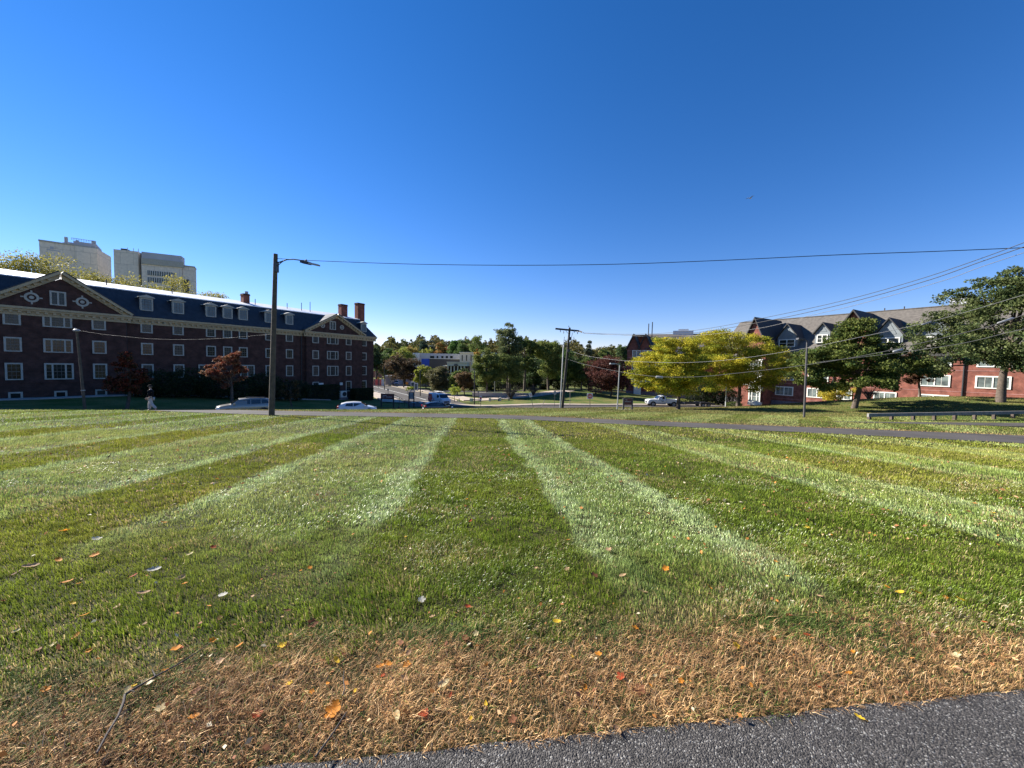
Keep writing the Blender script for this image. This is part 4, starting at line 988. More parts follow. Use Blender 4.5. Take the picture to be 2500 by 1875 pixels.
def wire(name, label, pts, Y0, Y1, r, m, group=None, n=34):
    """pts: photo pixels; the wire lies in one vertical plane from depth Y0 (first) to Y1 (last)"""
    S = smooth_line([(x, y) for x, y in pts], 8)
    xa, xb = S[0][0], S[-1][0]; out = []
    for x, y in S:
        t = (x-xa)/(xb-xa); Y = 1/((1-t)/Y0 + t/Y1); out.append(P(x, y, Y))
    o0 = out[0]; k = MB(); k.tube([rel(p, o0) for p in out], r, 5)
    return tag(k.build(name, m, None, o0), label, 'wire', group)
wire('overhead_wire', 'single black wire crossing the whole sky from the wooden lamp pole to the right', [(676,631),(760,636),(1000,644.5),(1250,647.5),(1500,645),(1750,636),(2050,622),(2300,613),(2560,602)], 20.6, 13, .014, M['wire'])
wire('power_line', 'upper of the two parallel power lines rising to the top right corner', [(1423,811),(1440,813),(1560,815.5),(1700,806),(1870,775),(2070,731),(2250,680),(2400,629),(2560,570)], 40, 12, .012, M['wire'])
wire('power_line', 'lower of the two parallel power lines rising to the top right corner', [(1423,812),(1440,815),(1560,818),(1700,812),(1880,782),(2080,737),(2270,683),(2400,637),(2560,582)], 40, 12, .014, M['wire'])
wire('power_line', 'thin grey line running below the pair of power lines over the shingle roof', [(1423,813),(1500,817),(1650,822),(1850,802),(1980,770),(2100,742),(2300,686),(2400,650),(2560,597)], 40, 12.5, .010, M['cable'])
wire('telephone_cable', 'upper pale telephone cable sagging through the yellow and green tree crowns', [(1390,856),(1430,868),(1480,876),(1560,883),(1680,885),(1800,876),(1950,853),(2100,823),(2300,778),(2560,702)], 40, 13, .010, M['cable'])
wire('telephone_cable', 'thick lower telephone cable with pale splices sagging between the tree crowns', [(1386,877),(1430,890),(1510,907),(1600,919),(1700,920),(1800,911),(1960,892),(2120,866),(2260,835),(2420,795),(2560,748)], 39.8, 13, .014, M['wire'])
wire('telephone_cable', 'short cable at the right edge crossing the oak crown', [(1989,885),(2200,860),(2350,838),(2460,812),(2560,790)], 36, 13.5, .009, M['cable'])
wire('service_wire', 'thin wire from the leaning service pole across the dormitory wall', [(189,806),(250,816),(330,824),(420,829),(540,826),(662,816)], 33, 20.6, .004, M['wire'])
def splice(px, py, Y, lx, ly, r, label):
    a = P(px-lx, py-ly, Y); b = P(px+lx, py+ly, Y); c = (a+b)/2; k = MB(); d = (Vector(b)-Vector(a))
    k.tube([rel(a, c), rel(a+(b-a)*.08, c), rel(a+(b-a)*.92, c), rel(b, c)], [r*.4, r, r, r*.4], 8); o = k.build('splice_case', M['galv'], None, c); tag(o, label, 'cable splice', 'splice cases on the lower cable')
splice(1610, 921, 30, 9, .5, .10, 'pale splice case on the lower cable before the first yellow tree')
splice(2192, 856, 18.5, 12, -3, .06, 'pale splice case on the lower cable before the first green oak')
splice(2455, 783, 14.4, 20, -7, .045, 'long white splice case on the lower cable before the large oak')
splice(2262, 789, 16, 12, -4, .035, 'white sleeve on the upper cable over the shingle roof')

# ------------------------------------------------------------------ signs and small street things
def panel_sign(name, label, px0, px1, pt, pb, pfoot, Y, m, rows=None, fr='metal_dark', rz=0, cat='sign', pad=False):
    a = P(px0, pb, Y); b = P(px1, pb, Y); top = P((px0+px1)/2, pt, Y)[2]; g = Hs((a[0]+b[0])/2, Y); w = b[0]-a[0]; zb = a[2]-g; zt = top-g
    t = empty(name, ((a[0]+b[0])/2, Y, g), rz, label, cat)
    k = MB(); k.box(-w/2+.08, w/2-.08, -.05, .05, zb, zt); p = k.build('panel', M[m], t)
    for s_ in (-1, 1): k = MB(); k.box(s_*(w/2)-.08, s_*(w/2)+.08, -.08, .08, -.2, zt+.04); k.build('post', M[fr], t)
    k = MB(); k.box(-w/2+.08, w/2-.08, -.07, .07, zt, zt+.05); k.build('top_rail', M[fr], t)
    if rows:
        for (fx0, fx1, fz, h) in rows:
            n = max(3, int((fx1-fx0)*w/.16)); kk = MB()
            for i in range(n):
                x0 = -w/2 + w*(fx0 + (fx1-fx0)*i/n); 
                if rng.random() < .12: continue
                kk.box(x0, x0+(fx1-fx0)*w/n*.72, -.062, -.051, zb+(zt-zb)*fz-h/2, zb+(zt-zb)*fz+h/2)
            kk.build('lettering', M['paint_white'], p)
    if pad: k = MB(); k.box(-w/2-.7, w/2+.3, -.35, .35, -.05, .08); k.build('concrete_pad', M['concrete'], t)
    return t
panel_sign('building_sign', 'wide dark maroon sign with two lines of small lettering, below the dormitory corner', 931, 961, 962, 974, 983, 62, 'maroon_sign', [(.12,.45,.68,.10), (.1,.9,.42,.10)])
panel_sign('notice_board', 'narrow upright dark notice board on two posts, left of the van', 998.5, 1010.5, 958, 974, 985, 64, 'clad_grey', [(.2,.8,.8,.07)])
panel_sign('building_sign', 'maroon sign in a grey frame on a concrete pad, right of the pale lamp post', 1522, 1543, 973, 988, 999, 43, 'maroon_sign', [(.2,.45,.78,.05), (.15,.85,.5,.05)], fr='metal_bronze', pad=True)
def post_sign(name, label, px0, py0, px1, py1, Y, w, h, kind, cat='sign'):
    a, b = lean(px0, py0, px1, py1, Y); t = empty(name, a, 0, label, cat); d = Vector(rel(b, a)); dn = d.normalized()
    k = MB(); k.tube([(0,0,-.2), (0,0,0), d], .035 if Y < 80 else .06, 6); k.build('post', M['metal_bronze'] if kind != 'stake' else M['wood_grey'], t)
    if kind == 'stake': return t
    c = d - dn*h*.5; ang = math.atan2(dn.x, dn.z)
    def rot(x, z): return (c.x + x*math.cos(ang)+z*math.sin(ang), c.z - x*math.sin(ang)+z*math.cos(ang))
    def pr(poly, y0, y1, m, nm, par): k = MB(); k.prism([rot(x, z) for x, z in poly], c.y+y0, c.y+y1); return k.build(nm, M[m], par)
    circ = lambda r, n=20: [(r*math.cos(2*math.pi*i/n), r*math.sin(2*math.pi*i/n)) for i in range(n)]
    sq = lambda w, h: [(-w/2,-h/2),(w/2,-h/2),(w/2,h/2),(-w/2,h/2)]
    if kind == 'noentry':
        p = pr(sq(w, h), -.07, -.04, 'white_plain', 'plate', t); pr(circ(w*.44), -.085, -.071, 'red_sign', 'red_disc', p); pr(sq(w*.6, h*.15), -.10, -.086, 'white_plain', 'white_bar', p)
        cu = bpy.data.curves.new('lettering', 'FONT')
        for s_, z in (('DO NOT', .2), ('ENTER', -.27)):
            cu = bpy.data.curves.new('lettering', 'FONT'); cu.body = s_; cu.size = w*.17; cu.align_x = 'CENTER'; cu.extrude = .002; cu.materials.append(M['white_plain'])
            x_, z_ = rot(0, z*h); o = link('lettering', cu, p, (x_, c.y-.088, z_)); o.rotation_euler = (math.pi/2, ang, 0); me_ = bpy.data.meshes.new_from_object(o); bpy.data.objects.remove(o); o = link('lettering', me_, p, (x_, c.y-.088, z_)); o.rotation_euler = (math.pi/2, ang, 0)
    elif kind == 'square': p = pr(sq(w, h), -.07, -.04, 'white_plain', 'plate', t); pr(circ(w*.3), -.085, -.071, 'red_sign', 'red_symbol', p); pr(circ(w*.18), -.095, -.086, 'white_plain', 'white_centre', p)
    elif kind == 'shield': p = pr(sq(w, h), -.07, -.04, 'white_plain', 'plate', t); pr(sq(w*.8, h*.45), -.085, -.071, 'red_sign', 'red_field', p)
    elif kind == 'back': pr([(w/2*math.cos(math.pi/8+math.pi/4*i), h/2*math.sin(math.pi/8+math.pi/4*i)) for i in range(8)], -.07, -.04, 'galv', 'plate', t)
    elif kind == 'diamond': pr([(0,-h/2),(w/2,0),(0,h/2),(-w/2,0)], -.07, -.04, 'orange_sign', 'plate', t)
    elif kind == 'small': pr(sq(w, h), -.07, -.04, 'clad_grey', 'plate', t)
    return t
post_sign('do_not_enter_sign', 'square white sign with a red disc and white bar on a thin post', 1440.5, 1002, 1440, 960, 46, .68, .68, 'noentry', 'traffic sign')
post_sign('leaning_sign', 'white sign with a red mark on a post leaning left, beside the sidewalk', 1302, 995, 1294, 959, 55, .42, .62, 'square', 'traffic sign')
post_sign('parking_sign', 'narrow white and red sign above the kerb, in front of the tall green trees', 1173.8, 1000, 1173.5, 967, 60, .34, .62, 'shield', 'traffic sign')
post_sign('stop_sign', 'grey back of an eight sided sign on the verge beside the utility pole', 1353.5, 992, 1355, 954, 68, .6, .75, 'back', 'traffic sign')
post_sign('wooden_stake', 'pale leaning wooden stake left of the utility pole', 1321, 997, 1330, 976, 50, .1, .1, 'stake', 'stake')
post_sign('thin_post', 'thin bare post on the grass mound right of the utility pole', 1391.5, 988, 1392, 953, 66, .1, .1, 'stake', 'post')
post_sign('warning_sign', 'orange diamond warning sign before the red banner fence', 923.5, 941, 923.5, 919, 124, 1.0, 1.0, 'diamond', 'traffic sign')
post_sign('warning_sign', 'orange diamond warning sign above the avenue kerb near the sapling', 994.5, 958, 993.5, 931, 103, 1.0, 1.0, 'diamond', 'traffic sign')
post_sign('small_sign', 'small dark square sign on a thin post above the wide maroon sign', 947.5, 962, 947.5, 949, 98, .42, .5, 'small', 'traffic sign')
post_sign('parking_sign', 'pale thin sign post left of the tall dark lamp post by the verge', 1168, 985, 1168, 955, 78, .3, .3, 'small', 'traffic sign')
# red banner fence
o = P(926, 935, 138); o[2] = Hs(o[0], 138); bf = empty('banner_fence', o, 0, 'long red and white banner fence along the construction site', 'fence')
x0 = P(905, 930, 138)[0]-o[0]; x1 = P(939, 930, 138)[0]-o[0]; n = 9
for i in range(n):
    k = MB(); a = x0+(x1-x0)*i/n; b = x0+(x1-x0)*(i+1)/n; k.box(a, b-.04, -.03, .03, .15, 2.5); k.build('banner', M['van_red' if i in (0,1,3,4,6) else 'brick_pink' if i in (2, 5) else 'white_plain'], bf)
for i in range(n+1): k = MB(); a = x0+(x1-x0)*i/n; k.tube([(a, .06, 0), (a, .06, 2.6)], .03, 5); k.build('fence_post', M['galv'], bf)
# shelter frames
for j, (px, w, pt, pb, lb_) in enumerate(((1007.5, 8, 932, 951, 'taller white metal frame of a bus shelter by the avenue'), (1015.5, 8.5, 935, 949, 'lower pale metal frame of a bus shelter beside the taller white one'))):
    Y = 112+j*3; a = P(px-w/2, pb, Y); b = P(px+w/2, pb, Y); g = Hs((a[0]+b[0])/2, Y); W_ = b[0]-a[0]; h = P(px, pt, Y)[2]-g; t = empty('shelter_frame', ((a[0]+b[0])/2, Y, g), 0, lb_, 'bus shelter')
    for s_ in (-1, 1):
        k = MB(); k.box(s_*W_/2-.09, s_*W_/2+.09, -.09, .09, 0, h); k.build('upright', M['white_plain'], t)
    k = MB(); k.box(-W_/2+.09, W_/2-.09, -.09, .09, h-.2, h); k.box(-W_/2+.09, W_/2-.09, -.09, .09, .3, .48); k.build('cross_rail', M['white_plain'], t)
    k = MB(); k.box(-W_/2+.1, W_/2-.1, -.01, .01, .5, h-.22); k.build('glass_panel', M['glass_pale'], t)
# stair railing below the maroon sign
g0 = place(962, 66); t = empty('stair_railing', g0, heading(.9, -.1), 'dark metal stair railing right of the wide maroon sign', 'railing')
k = MB()
for zz in (.95, .5): k.tube([(0,0,zz+.9),(1.9,0,zz),(2.7,0,zz)], .035, 5)
for x in (0, .95, 1.9, 2.7): z_ = .9*max(0, 1-x/1.9); k.tube([(x,0,-.2),(x,0,.95+z_)], .035, 5)
k.build('rail', M['metal_dark'], t)
k = MB(); 
# hydrant like dark post
g0 = place(974, 56); t = empty('fire_hydrant', g0, 0, 'small dark fire hydrant in the shaded verge below the stair railing', 'hydrant')
k = MB(); k.tube([(0,0,-.1),(0,0,.5),(0,0,.62),(0,0,.74)], [.14,.13,.15,.04], 10); k.tube([(-.2,0,.45),(.2,0,.45)], .06, 8); k.build('barrel', M['metal_dark'], t)
# concrete seat blocks
for px, w, py, lb_ in ((1121, 3, 975, 'small pale concrete block left of the shaded bench'), (1151, 7, 968, 'pale concrete seat end with dark gap behind the tall dark lamp post'), (1196, 5, 976, 'upright pale concrete block in front of the first tall tree'), (1221, 5, 976, 'pale concrete seat block right of the tree trunk')):
    Y = 84; a = P(px-w/2, py, Y); b = P(px+w/2, py, Y); g = Hs(a[0], Y); k = MB(); W_ = b[0]-a[0]
    t = empty('concrete_seat', ((a[0]+b[0])/2, Y, g), R(random.uniform(-15, 15)), lb_, 'concrete seat', 'concrete seats under the street trees')
    k.prism([(-W_/2, 0), (W_/2, 0), (W_/2-.04, .75), (-W_/2+.04, .75)], -.3, .3); k.build('end_block', M['cream_stone'], t)
    if w > 4: k = MB(); k.box(W_/2, W_/2+1.6, -.25, .25, .38, .52); k.box(W_/2+1.6, W_/2+1.85, -.3, .3, 0, .7); k.build('seat', M['wood_grey'], t)
g0 = base(1265, 92); t = empty('low_wall', g0, R(2), 'long low pale wall in the shade behind the street trees', 'wall')
k = MB(); k.box(-11, 9, -.2, .2, -.3, .55); k.build('wall', M['concrete'], t); k = MB(); k.box(-11.05, 9.05, -.26, .26, .552, .68); k.build('coping', M['cream_stone'], t)

# guard rail on the right
gA = P(2118, 1012, 29.6); gB = P(2560, 1019, 33.5); gz0, gz1 = Hs(gA[0], gA[1]), Hs(gB[0], gB[1])
ang = math.atan2(gB[1]-gA[1], gB[0]-gA[0]); Lg = math.hypot(gB[0]-gA[0], gB[1]-gA[1]); t = empty('guard_rail', (gA[0], gA[1], gz0), ang, 'weathered grey wooden guard rail on short posts, in front of the oak bank', 'guard rail')
dzg = gz1-gz0; nb = 5
for i in range(nb):
    a, b = Lg*i/nb, Lg*(i+1)/nb; za, zb = dzg*i/nb, dzg*(i+1)/nb
    k = MB(); k.prism([(a+.01, za+.24), (b-.01, zb+.24), (b-.01, zb+.50), (a+.01, za+.50)], -.09, .05); k.build('beam', M['wood_grey'], t)
for i in range(9):
    x = Lg*(i+.18)/9; z_ = dzg*x/Lg; k = MB(); k.box(x-.1, x+.1, .06, .24, z_-.3, z_+.44); k.build('post', M['bark'], t)

# gull
b0 = P(1831, 484, 42); t = empty('gull', b0, R(20), 'small pale gull gliding high in the blue sky', 'bird')
k = MB(); k.tube([(-.20,0,.0),(-.12,0,0),(0,0,.0),(.14,0,.02),(.2,0,.03),(.25,0,.02)], [.012,.035,.055,.04,.03,.006], 8); k.build('body', M['white_plain'], t)
for s_ in (-1, 1):
    k = MB(); k.add([(.09,s_*.04,.03),(.07,s_*.28,.12),(-.02,s_*.55,.07),(-.06,s_*.30,.115),(-.06,s_*.04,.03)], [(0,1,2,3,4)]); k.build('wing', M['metal_grey'], t)
k = MB(); k.add([(-.18,-.02,0),(-.18,.02,0),(-.30,.06,0),(-.30,-.06,0)], [(0,1,2,3)]); k.build('tail', M['white_plain'], t)

# ------------------------------------------------------------------ person walking on the path
pf_ = P(369, 1006, 26.0); pz = Hs(pf_[0], 26.0)+.03
per = empty('person', (pf_[0], 26.0, pz), R(25), 'person in black jacket and cap with pale grey trousers, walking on the path', 'person')
def skin_obj(name, verts, edges, rad, m, sub=1):
    me = bpy.data.meshes.new(name); me.from_pydata(verts, edges, []); me.materials.append(m)
    o = link(name, me, per); md = o.modifiers.new('skin', 'SKIN'); md.use_smooth_shade = True
    sv = me.skin_vertices[0].data if me.skin_vertices else None
    if sv is None:
        bpy.context.view_layer.objects.active = o; o.select_set(True)
        import bmesh
        bm = bmesh.new(); bm.from_mesh(me); bm.verts.layers.skin.verify(); bm.to_mesh(me); bm.free(); sv = me.skin_vertices[0].data
    for i, r in enumerate(rad): sv[i].radius = (r, r) if not isinstance(r, tuple) else r
    sv[0].use_root = True
    s2 = o.modifiers.new('sub', 'SUBSURF'); s2.levels = sub; s2.render_levels = sub
    return o
# facing local -x (walking to the left/back), y sideways
V_ = [(0,0,.92),(0,0,1.08),(0,0,1.26),(0,0,1.42),(0,0,1.50),(-.02,0,1.56),(-.03,0,1.68),
      (0,.17,1.40),(.04,.23,1.16),(-.10,.24,.95),(0,-.17,1.40),(-.02,-.23,1.16),(-.14,-.22,.96),
      (0,.09,.88),(-.10,.10,.50),(-.12,.10,.09),(-.24,.10,.04),
      (0,-.09,.88),(.06,-.10,.50),(.30,-.10,.15),(.22,-.10,.05),
      (-.14,.24,.89),(-.17,-.22,.90)]
E_ = [(0,1),(1,2),(2,3),(3,4),(4,5),(5,6),(3,7),(7,8),(8,9),(3,10),(10,11),(11,12),(0,13),(13,14),(14,15),(15,16),(0,17),(17,18),(18,19),(19,20),(9,21),(12,22)]
Rd = [(.15,.12),(.14,.11),(.16,.12),(.13,.10),.055,.06,.09,.06,.045,.03,.06,.045,.03,.09,.065,.045,.04,.09,.065,.045,.04,.035,.035]
for side, hv in ((1, 21), (-1, 22)):
    bx, by, bz = V_[hv]
    for q in range(5):
        n0 = len(V_)
        if q < 4: V_ += [(bx-.03+.02*q, by+.0, bz-.05), (bx-.03+.02*q-.012, by-side*.01, bz-.085-.008*(q in (1,2)))]
        else: V_ += [(bx-.045, by, bz-.005), (bx-.06, by-side*.005, bz-.04)]
        E_ += [(hv, n0), (n0, n0+1)]; Rd += [.010, .008]
skin_obj('body', V_, E_, Rd, M['skin'])
JV = [(0,0,.90),(0,0,1.08),(0,0,1.26),(0,0,1.41),(-.005,0,1.48),(0,.18,1.39),(.04,.24,1.16),(-.09,.25,.97),(0,-.18,1.39),(-.02,-.24,1.16),(-.13,-.23,.98)]
skin_obj('jacket', JV, [(0,1),(1,2),(2,3),(3,4),(3,5),(5,6),(6,7),(3,8),(8,9),(9,10)], [(.19,.15),(.18,.14),(.19,.15),(.16,.13),.08,.09,.07,.055,.09,.07,.055], M['black_cloth'])
TVv = [(0,0,.93),(0,.095,.86),(-.10,.10,.50),(-.12,.10,.12),(0,-.095,.86),(.06,-.10,.50),(.30,-.10,.18)]
skin_obj('trousers', TVv, [(0,1),(1,2),(2,3),(0,4),(4,5),(5,6)], [(.17,.13),.12,.10,.085,.12,.10,.085], mat('trouser_cloth', (.42,.40,.38), .9, noise=.1, scale=20))
k = MB(); vs, fs = ico((-.02,0,1.73), .108, 2, (1,.9,.75)); k.add(vs, fs, True); k.box(-.2,-.08,-.06,.06,1.70,1.715); k.build('cap', M['black_cloth'], per)
k = MB(); vs, fs = ico((.0,0,1.67), .098, 2, (1,.95,1)); k.add(vs, fs, True); k.build('hair', M['bark'], per)
for c in ((-.17,.10,.045),(.27,-.10,.08)): k = MB(); vs, fs = ico(c, .13, 2, (1,.42,.36)); k.add(vs, fs, True); k.build('shoe', M['black_cloth'], per)
k = MB(); 
for s_ in (1,-1): vs, fs = ico((-.115, s_*.035, 1.675), .011, 1); k.add(vs, fs, True)
k.build('eyes', M['metal_dark'], per)
k = MB(); k.prism([(-.145,1.635),(-.11,1.635),(-.105,1.67)], -.012, .012); k.build('nose', M['skin'], per)
for s_ in (1,-1): k = MB(); vs, fs = ico((-.02, s_*.092, 1.665), .025, 1, (.6,.4,1)); k.add(vs, fs, True); k.build('ear', M['skin'], per)
# ------------------------------------------------------------------ trees
def leaf_cloud(cent, size, cols, rng, up=.35, aspect=.55):
    """cent (n,3), size (n,), cols (n,3) -> verts, faces; folded rhombic leaf faces"""
    n = len(cent)
    nrm = rng.normal(size=(n,3)); nrm[:,2] += up*2; nrm /= np.linalg.norm(nrm, axis=1)[:,None]
    a = rng.normal(size=(n,3)); a -= nrm*(a*nrm).sum(1)[:,None]; a /= np.linalg.norm(a, axis=1)[:,None]; b = np.cross(nrm, a)
    s = size[:,None]
    V = np.stack([cent-a*s*.5, cent+b*s*aspect*.5+nrm*s*.08, cent+a*s*.5, cent-b*s*aspect*.5+nrm*s*.08], 1).reshape(-1,3)
    return V, np.arange(4*n), np.full(n, 4), np.repeat(cols, 4, axis=0)
def tree(name, label, foot, Ht, crown, nleaf, leaf, col, col2=None, trunk=None, lobes=14, seed=0, group=None, cat='tree', bark='bark',
         shape='round', gap=.30, sz=None, skirt=0.0, lobe_r=.34, up=.35, asp=.6, limbs=True, off=(0,0), tw=.5, bright=1.25, flat=.8):
    """crown = (rx, ry, z_low, z_high) relative to the foot"""
    g = np.random.default_rng(seed+11); rx, ry, z0, z1 = crown; zc = (z0+z1)/2; rz = (z1-z0)/2
    t = empty(name, foot, 0, label, cat, group)
    C = []
    tries = 0
    while len(C) < lobes and tries < 4000:
        tries += 1
        u = g.normal(size=3); u /= np.linalg.norm(u); r = g.uniform(.3, 1.12)**.6
        zz = u[2]*r
        if shape == 'cone': w = max(.08, (1-zz)/2)*1.25; w = min(w, 1.05)
        elif shape == 'umbrella': w = .62+.45*math.cos(max(-1, min(1, (zz-.15)))*1.2) if zz > -.7 else .7; zz = abs(zz)*.9-.35 if g.random() < .45 else zz
        elif shape == 'vase': w = .45+.6*(zz+1)/2
        elif shape == 'dome': w = math.sqrt(max(.02, 1-((zz+1)/2)**2.4))/max(.3, math.sqrt(max(.02, 1-zz*zz))); zz = zz
        else: w = 1
        p = np.array([u[0]*r*rx*w*(1-lobe_r*.5), u[1]*r*ry*w*(1-lobe_r*.5), zc+zz*rz*(1-lobe_r*.4)])
        if len(C) and min(np.linalg.norm((p-q)/np.array([rx,ry,rz])) for q in C) < gap*(1-tries/4000): continue
        C.append(p)
    C = np.array(C); ox = np.array([off[0], off[1], 0])
    C = C + ox*((C[:,2:3]-z0)/(z1-z0)*.5+.5)
    R_ = lobe_r*min(rx, (rx+rz)/2)*g.uniform(.5, 1.35, len(C)); 
    wts = R_**2; wts /= wts.sum(); idx = g.choice(len(C), nleaf, p=wts)
    # sub clumps on each lobe
    ns = 9; sub = g.normal(size=(len(C), ns, 3)); sub /= np.linalg.norm(sub, axis=2)[...,None]; sub[...,2] *= .75
    sub *= g.uniform(.45, 1.1, (len(C), ns, 1)); k = g.integers(0, ns, nleaf)
    d = g.normal(size=(nleaf,3)); d /= np.linalg.norm(d, axis=1)[:,None]; d *= (g.uniform(0, 1, nleaf)**.5)[:,None]
    cent = C[idx] + sub[idx, k]*R_[idx,None]*np.array([1,1,flat]) + d*(R_[idx]*tw)[:,None]*np.array([1,1,flat*.85])
    if skirt: cent[:,2] = np.maximum(cent[:,2], skirt)
    c1 = np.array(col)*bright; c2 = np.array(col2 if col2 else col)*bright
    mixl = np.clip(g.uniform(0, 1, (len(C), ns))*.75+.12, 0, 1)[idx, k] + g.normal(0, .18, nleaf)
    mixl = np.clip(mixl, 0, 1)[:,None]; cc = (c1*(1-mixl)+c2*mixl)*g.uniform(.65, 1.35, (nleaf,1))
    size = leaf*g.uniform(.6, 1.35, nleaf)
    V, ff, lp, vc = leaf_cloud(cent, size, cc, g, up, asp)
    link('crown', np_mesh('crown', V, ff, lp, M['leaf'], vc), t)
    # trunk with limbs
    r0 = trunk or Ht*.022; k = MB(); zt = zc+rz*.35
    top = Vector((ox[0]*.5+g.uniform(-.2,.2), ox[1]*.5, zt)); bend = Vector((g.uniform(-.25,.25), g.uniform(-.2,.2), z0+.3))
    k.tube([(0,0,-.3), (0,0,.15), bend*.6, bend, (bend+top)/2, top], [r0*1.5, r0*1.1, r0*.95, r0*.85, r0*.5, r0*.14], 10)
    if limbs:
        order = np.argsort(-R_)
        for j in order[:min(len(C), 16)]:
            c = C[j]; s_ = g.uniform(.1, .75); st_ = bend.lerp(top, s_*.8) if c[2] > z0+.5 else bend
            md_ = (st_+Vector(c))/2 + Vector((0,0,-.12*rz*g.uniform(0,1)))
            k.tube([st_, md_, Vector(c)], [r0*.42*(1-s_*.5), r0*.25, r0*.07], 6, cap=False)
    k.build('trunk', M[bark], t)
    return t
def foot(px, Y, py=985):
    p = P(px, py, Y); return (p[0], Y, Hs(p[0], Y)-.05)
def tree_px(name, label, px, pt, w, Y, pxt=None, low=.25, **kw):
    """foot under column px at depth Y, top at photo row pt, crown w pixels wide"""
    f_ = foot(pxt or px, Y); top = P(px, pt, Y)[2]-f_[2]; rx = w/2/F0*Y; 
    ox = P(px, pt+40, Y)[0]-f_[0]
    return tree(name, label, f_, top, (rx, rx*.9, top*low, top), off=(ox, 0), **kw)
DG = (.045,.075,.022); MG = (.075,.115,.03); OG = (.12,.14,.035); YG = (.22,.22,.035); YL = (.42,.29,.03); AU = (.25,.14,.04); RB = (.13,.04,.03)

# yellow honey locusts
f1 = foot(1655.6, 47, 1001); tp1 = P(1620, 812, 47)[2]-f1[2]
tree('honey_locust', 'bright yellow green honey locust with its trunk right of the white pickup', f1, tp1, (4.9, 4.6, 1.2, tp1-.3), 56000, .20, (.17,.205,.02), (.46,.37,.03),
     trunk=.24, lobes=76, seed=21, shape='round', gap=.16, lobe_r=.28, off=(-1.9, 0), asp=.5, tw=.55, bright=1.15, flat=.55)
f2 = foot(1801, 57, 993); tp2 = P(1790, 806, 57)[2]-f2[2]
tree('honey_locust', 'wider yellow honey locust spreading before the gabled end of the red brick hall', f2, tp2, (8.6, 6.4, 2.2, tp2-.2), 84000, .21, (.15,.19,.02), (.44,.355,.03),
     trunk=.25, lobes=100, seed=5, shape='round', gap=.13, lobe_r=.25, off=(-1.3, 0), asp=.5, tw=.55, bright=1.15, flat=.55)
# oaks
f3 = foot(2086, 42, 997); tp3 = P(2080, 785, 42)[2]-f3[2]
tree('oak_tree', 'broad green oak on the bank, right of the bronze lamp post', f3, tp3, (8.6, 6.6, 1.8, tp3), 60000, .22, (.035,.065,.015), (.14,.15,.035),
     trunk=.27, lobes=66, seed=31, shape='cone', gap=.15, lobe_r=.225, asp=.65, off=(-.7, 0), tw=.48, flat=.6)
f4 = foot(2443.6, 40, 970); tp4 = P(2440, 655, 40)[2]-f4[2]
tree('oak_tree', 'largest dark green oak at the right edge, standing on top of the bank', f4, tp4, (7.9, 7.0, 2.2, tp4+.2), 70000, .23, (.04,.065,.022), (.125,.14,.05),
     trunk=.36, lobes=90, seed=44, shape='dome', gap=.15, lobe_r=.225, asp=.65, off=(1.3, 0), tw=.5, flat=.66)
tree_px('maple_tree', 'dark reddish brown tree between the two green oaks', 2245, 862, 75, 50, low=.3, nleaf=8000, leaf=.2, col=(.06,.03,.02), col2=(.12,.06,.03), lobes=16, seed=3)
tree_px('young_maple', 'small yellow leaved tree behind the trunk of the first green oak', 2035, 938, 95, 58, low=.15, nleaf=5000, leaf=.19, col=(.28,.26,.04), col2=(.45,.34,.04), lobes=16, seed=8)
# red maples by the dormitory
tree_px('red_maple', 'small maple with orange red upper leaves, left of the tall wooden lamp pole', 549, 846, 88, 44, pxt=566, low=.28, nleaf=12000, leaf=.17,
        col=(.15,.035,.022), col2=(.18,.11,.06), lobes=30, seed=19, shape='round', lobe_r=.25)
tree_px('red_maple', 'narrow dark red maple in the shade before the dormitory, nearer the left pediment', 305, 838, 92, 38, pxt=310, low=.2, nleaf=12000, leaf=.17,
        col=(.07,.05,.02), col2=(.16,.03,.02), lobes=24, seed=14, shape='cone', lobe_r=.3)
tree_px('young_tree', 'small dark tree in the shade right of the wooden lamp pole', 712, 918, 46, 52, low=.2, nleaf=3500, leaf=.2, col=(.04,.05,.02), col2=(.10,.06,.03), lobes=12, seed=15)
# locusts behind the dormitory
for i, (px, pt, w, yo) in enumerate(((-95, 600, 170, 24), (30, 612, 190, 24), (150, 626, 190, 25), (250, 664, 140, 26), (330, 690, 130, 25), (430, 684, 120, 26), (500, 700, 100, 27))):
    lbls = ('yellow green locust beyond the left edge of the dormitory roof', 'tallest yellow green locust at the left edge behind the dormitory roof', 'wide yellow green locust in front of the leftmost beige tower', 'low yellow green locust under the gap between the towers', 'yellow green locust below the tall slab tower',
            'yellow green locust below the block with window bands', 'last thin yellow green locust at the right of the row behind the roof')
    d = ray(px, pt); q = LF.p0+LF.n*yo; tt = ((q-_C)@LF.n)/(d@LF.n); p = _C+d*tt; g = -4.5; rx = w/2/F0*p[1]
    if p[1] < 5: continue
    tree('locust_tree', lbls[i], (p[0], p[1], g), p[2]-g, (rx, rx, (p[2]-g)*.45, p[2]-g), 16000, .26, (.17,.17,.035), (.30,.26,.06), lobes=30, seed=60+i, group='locust trees behind the dormitory', shape='dome', lobe_r=.36, tw=.8)
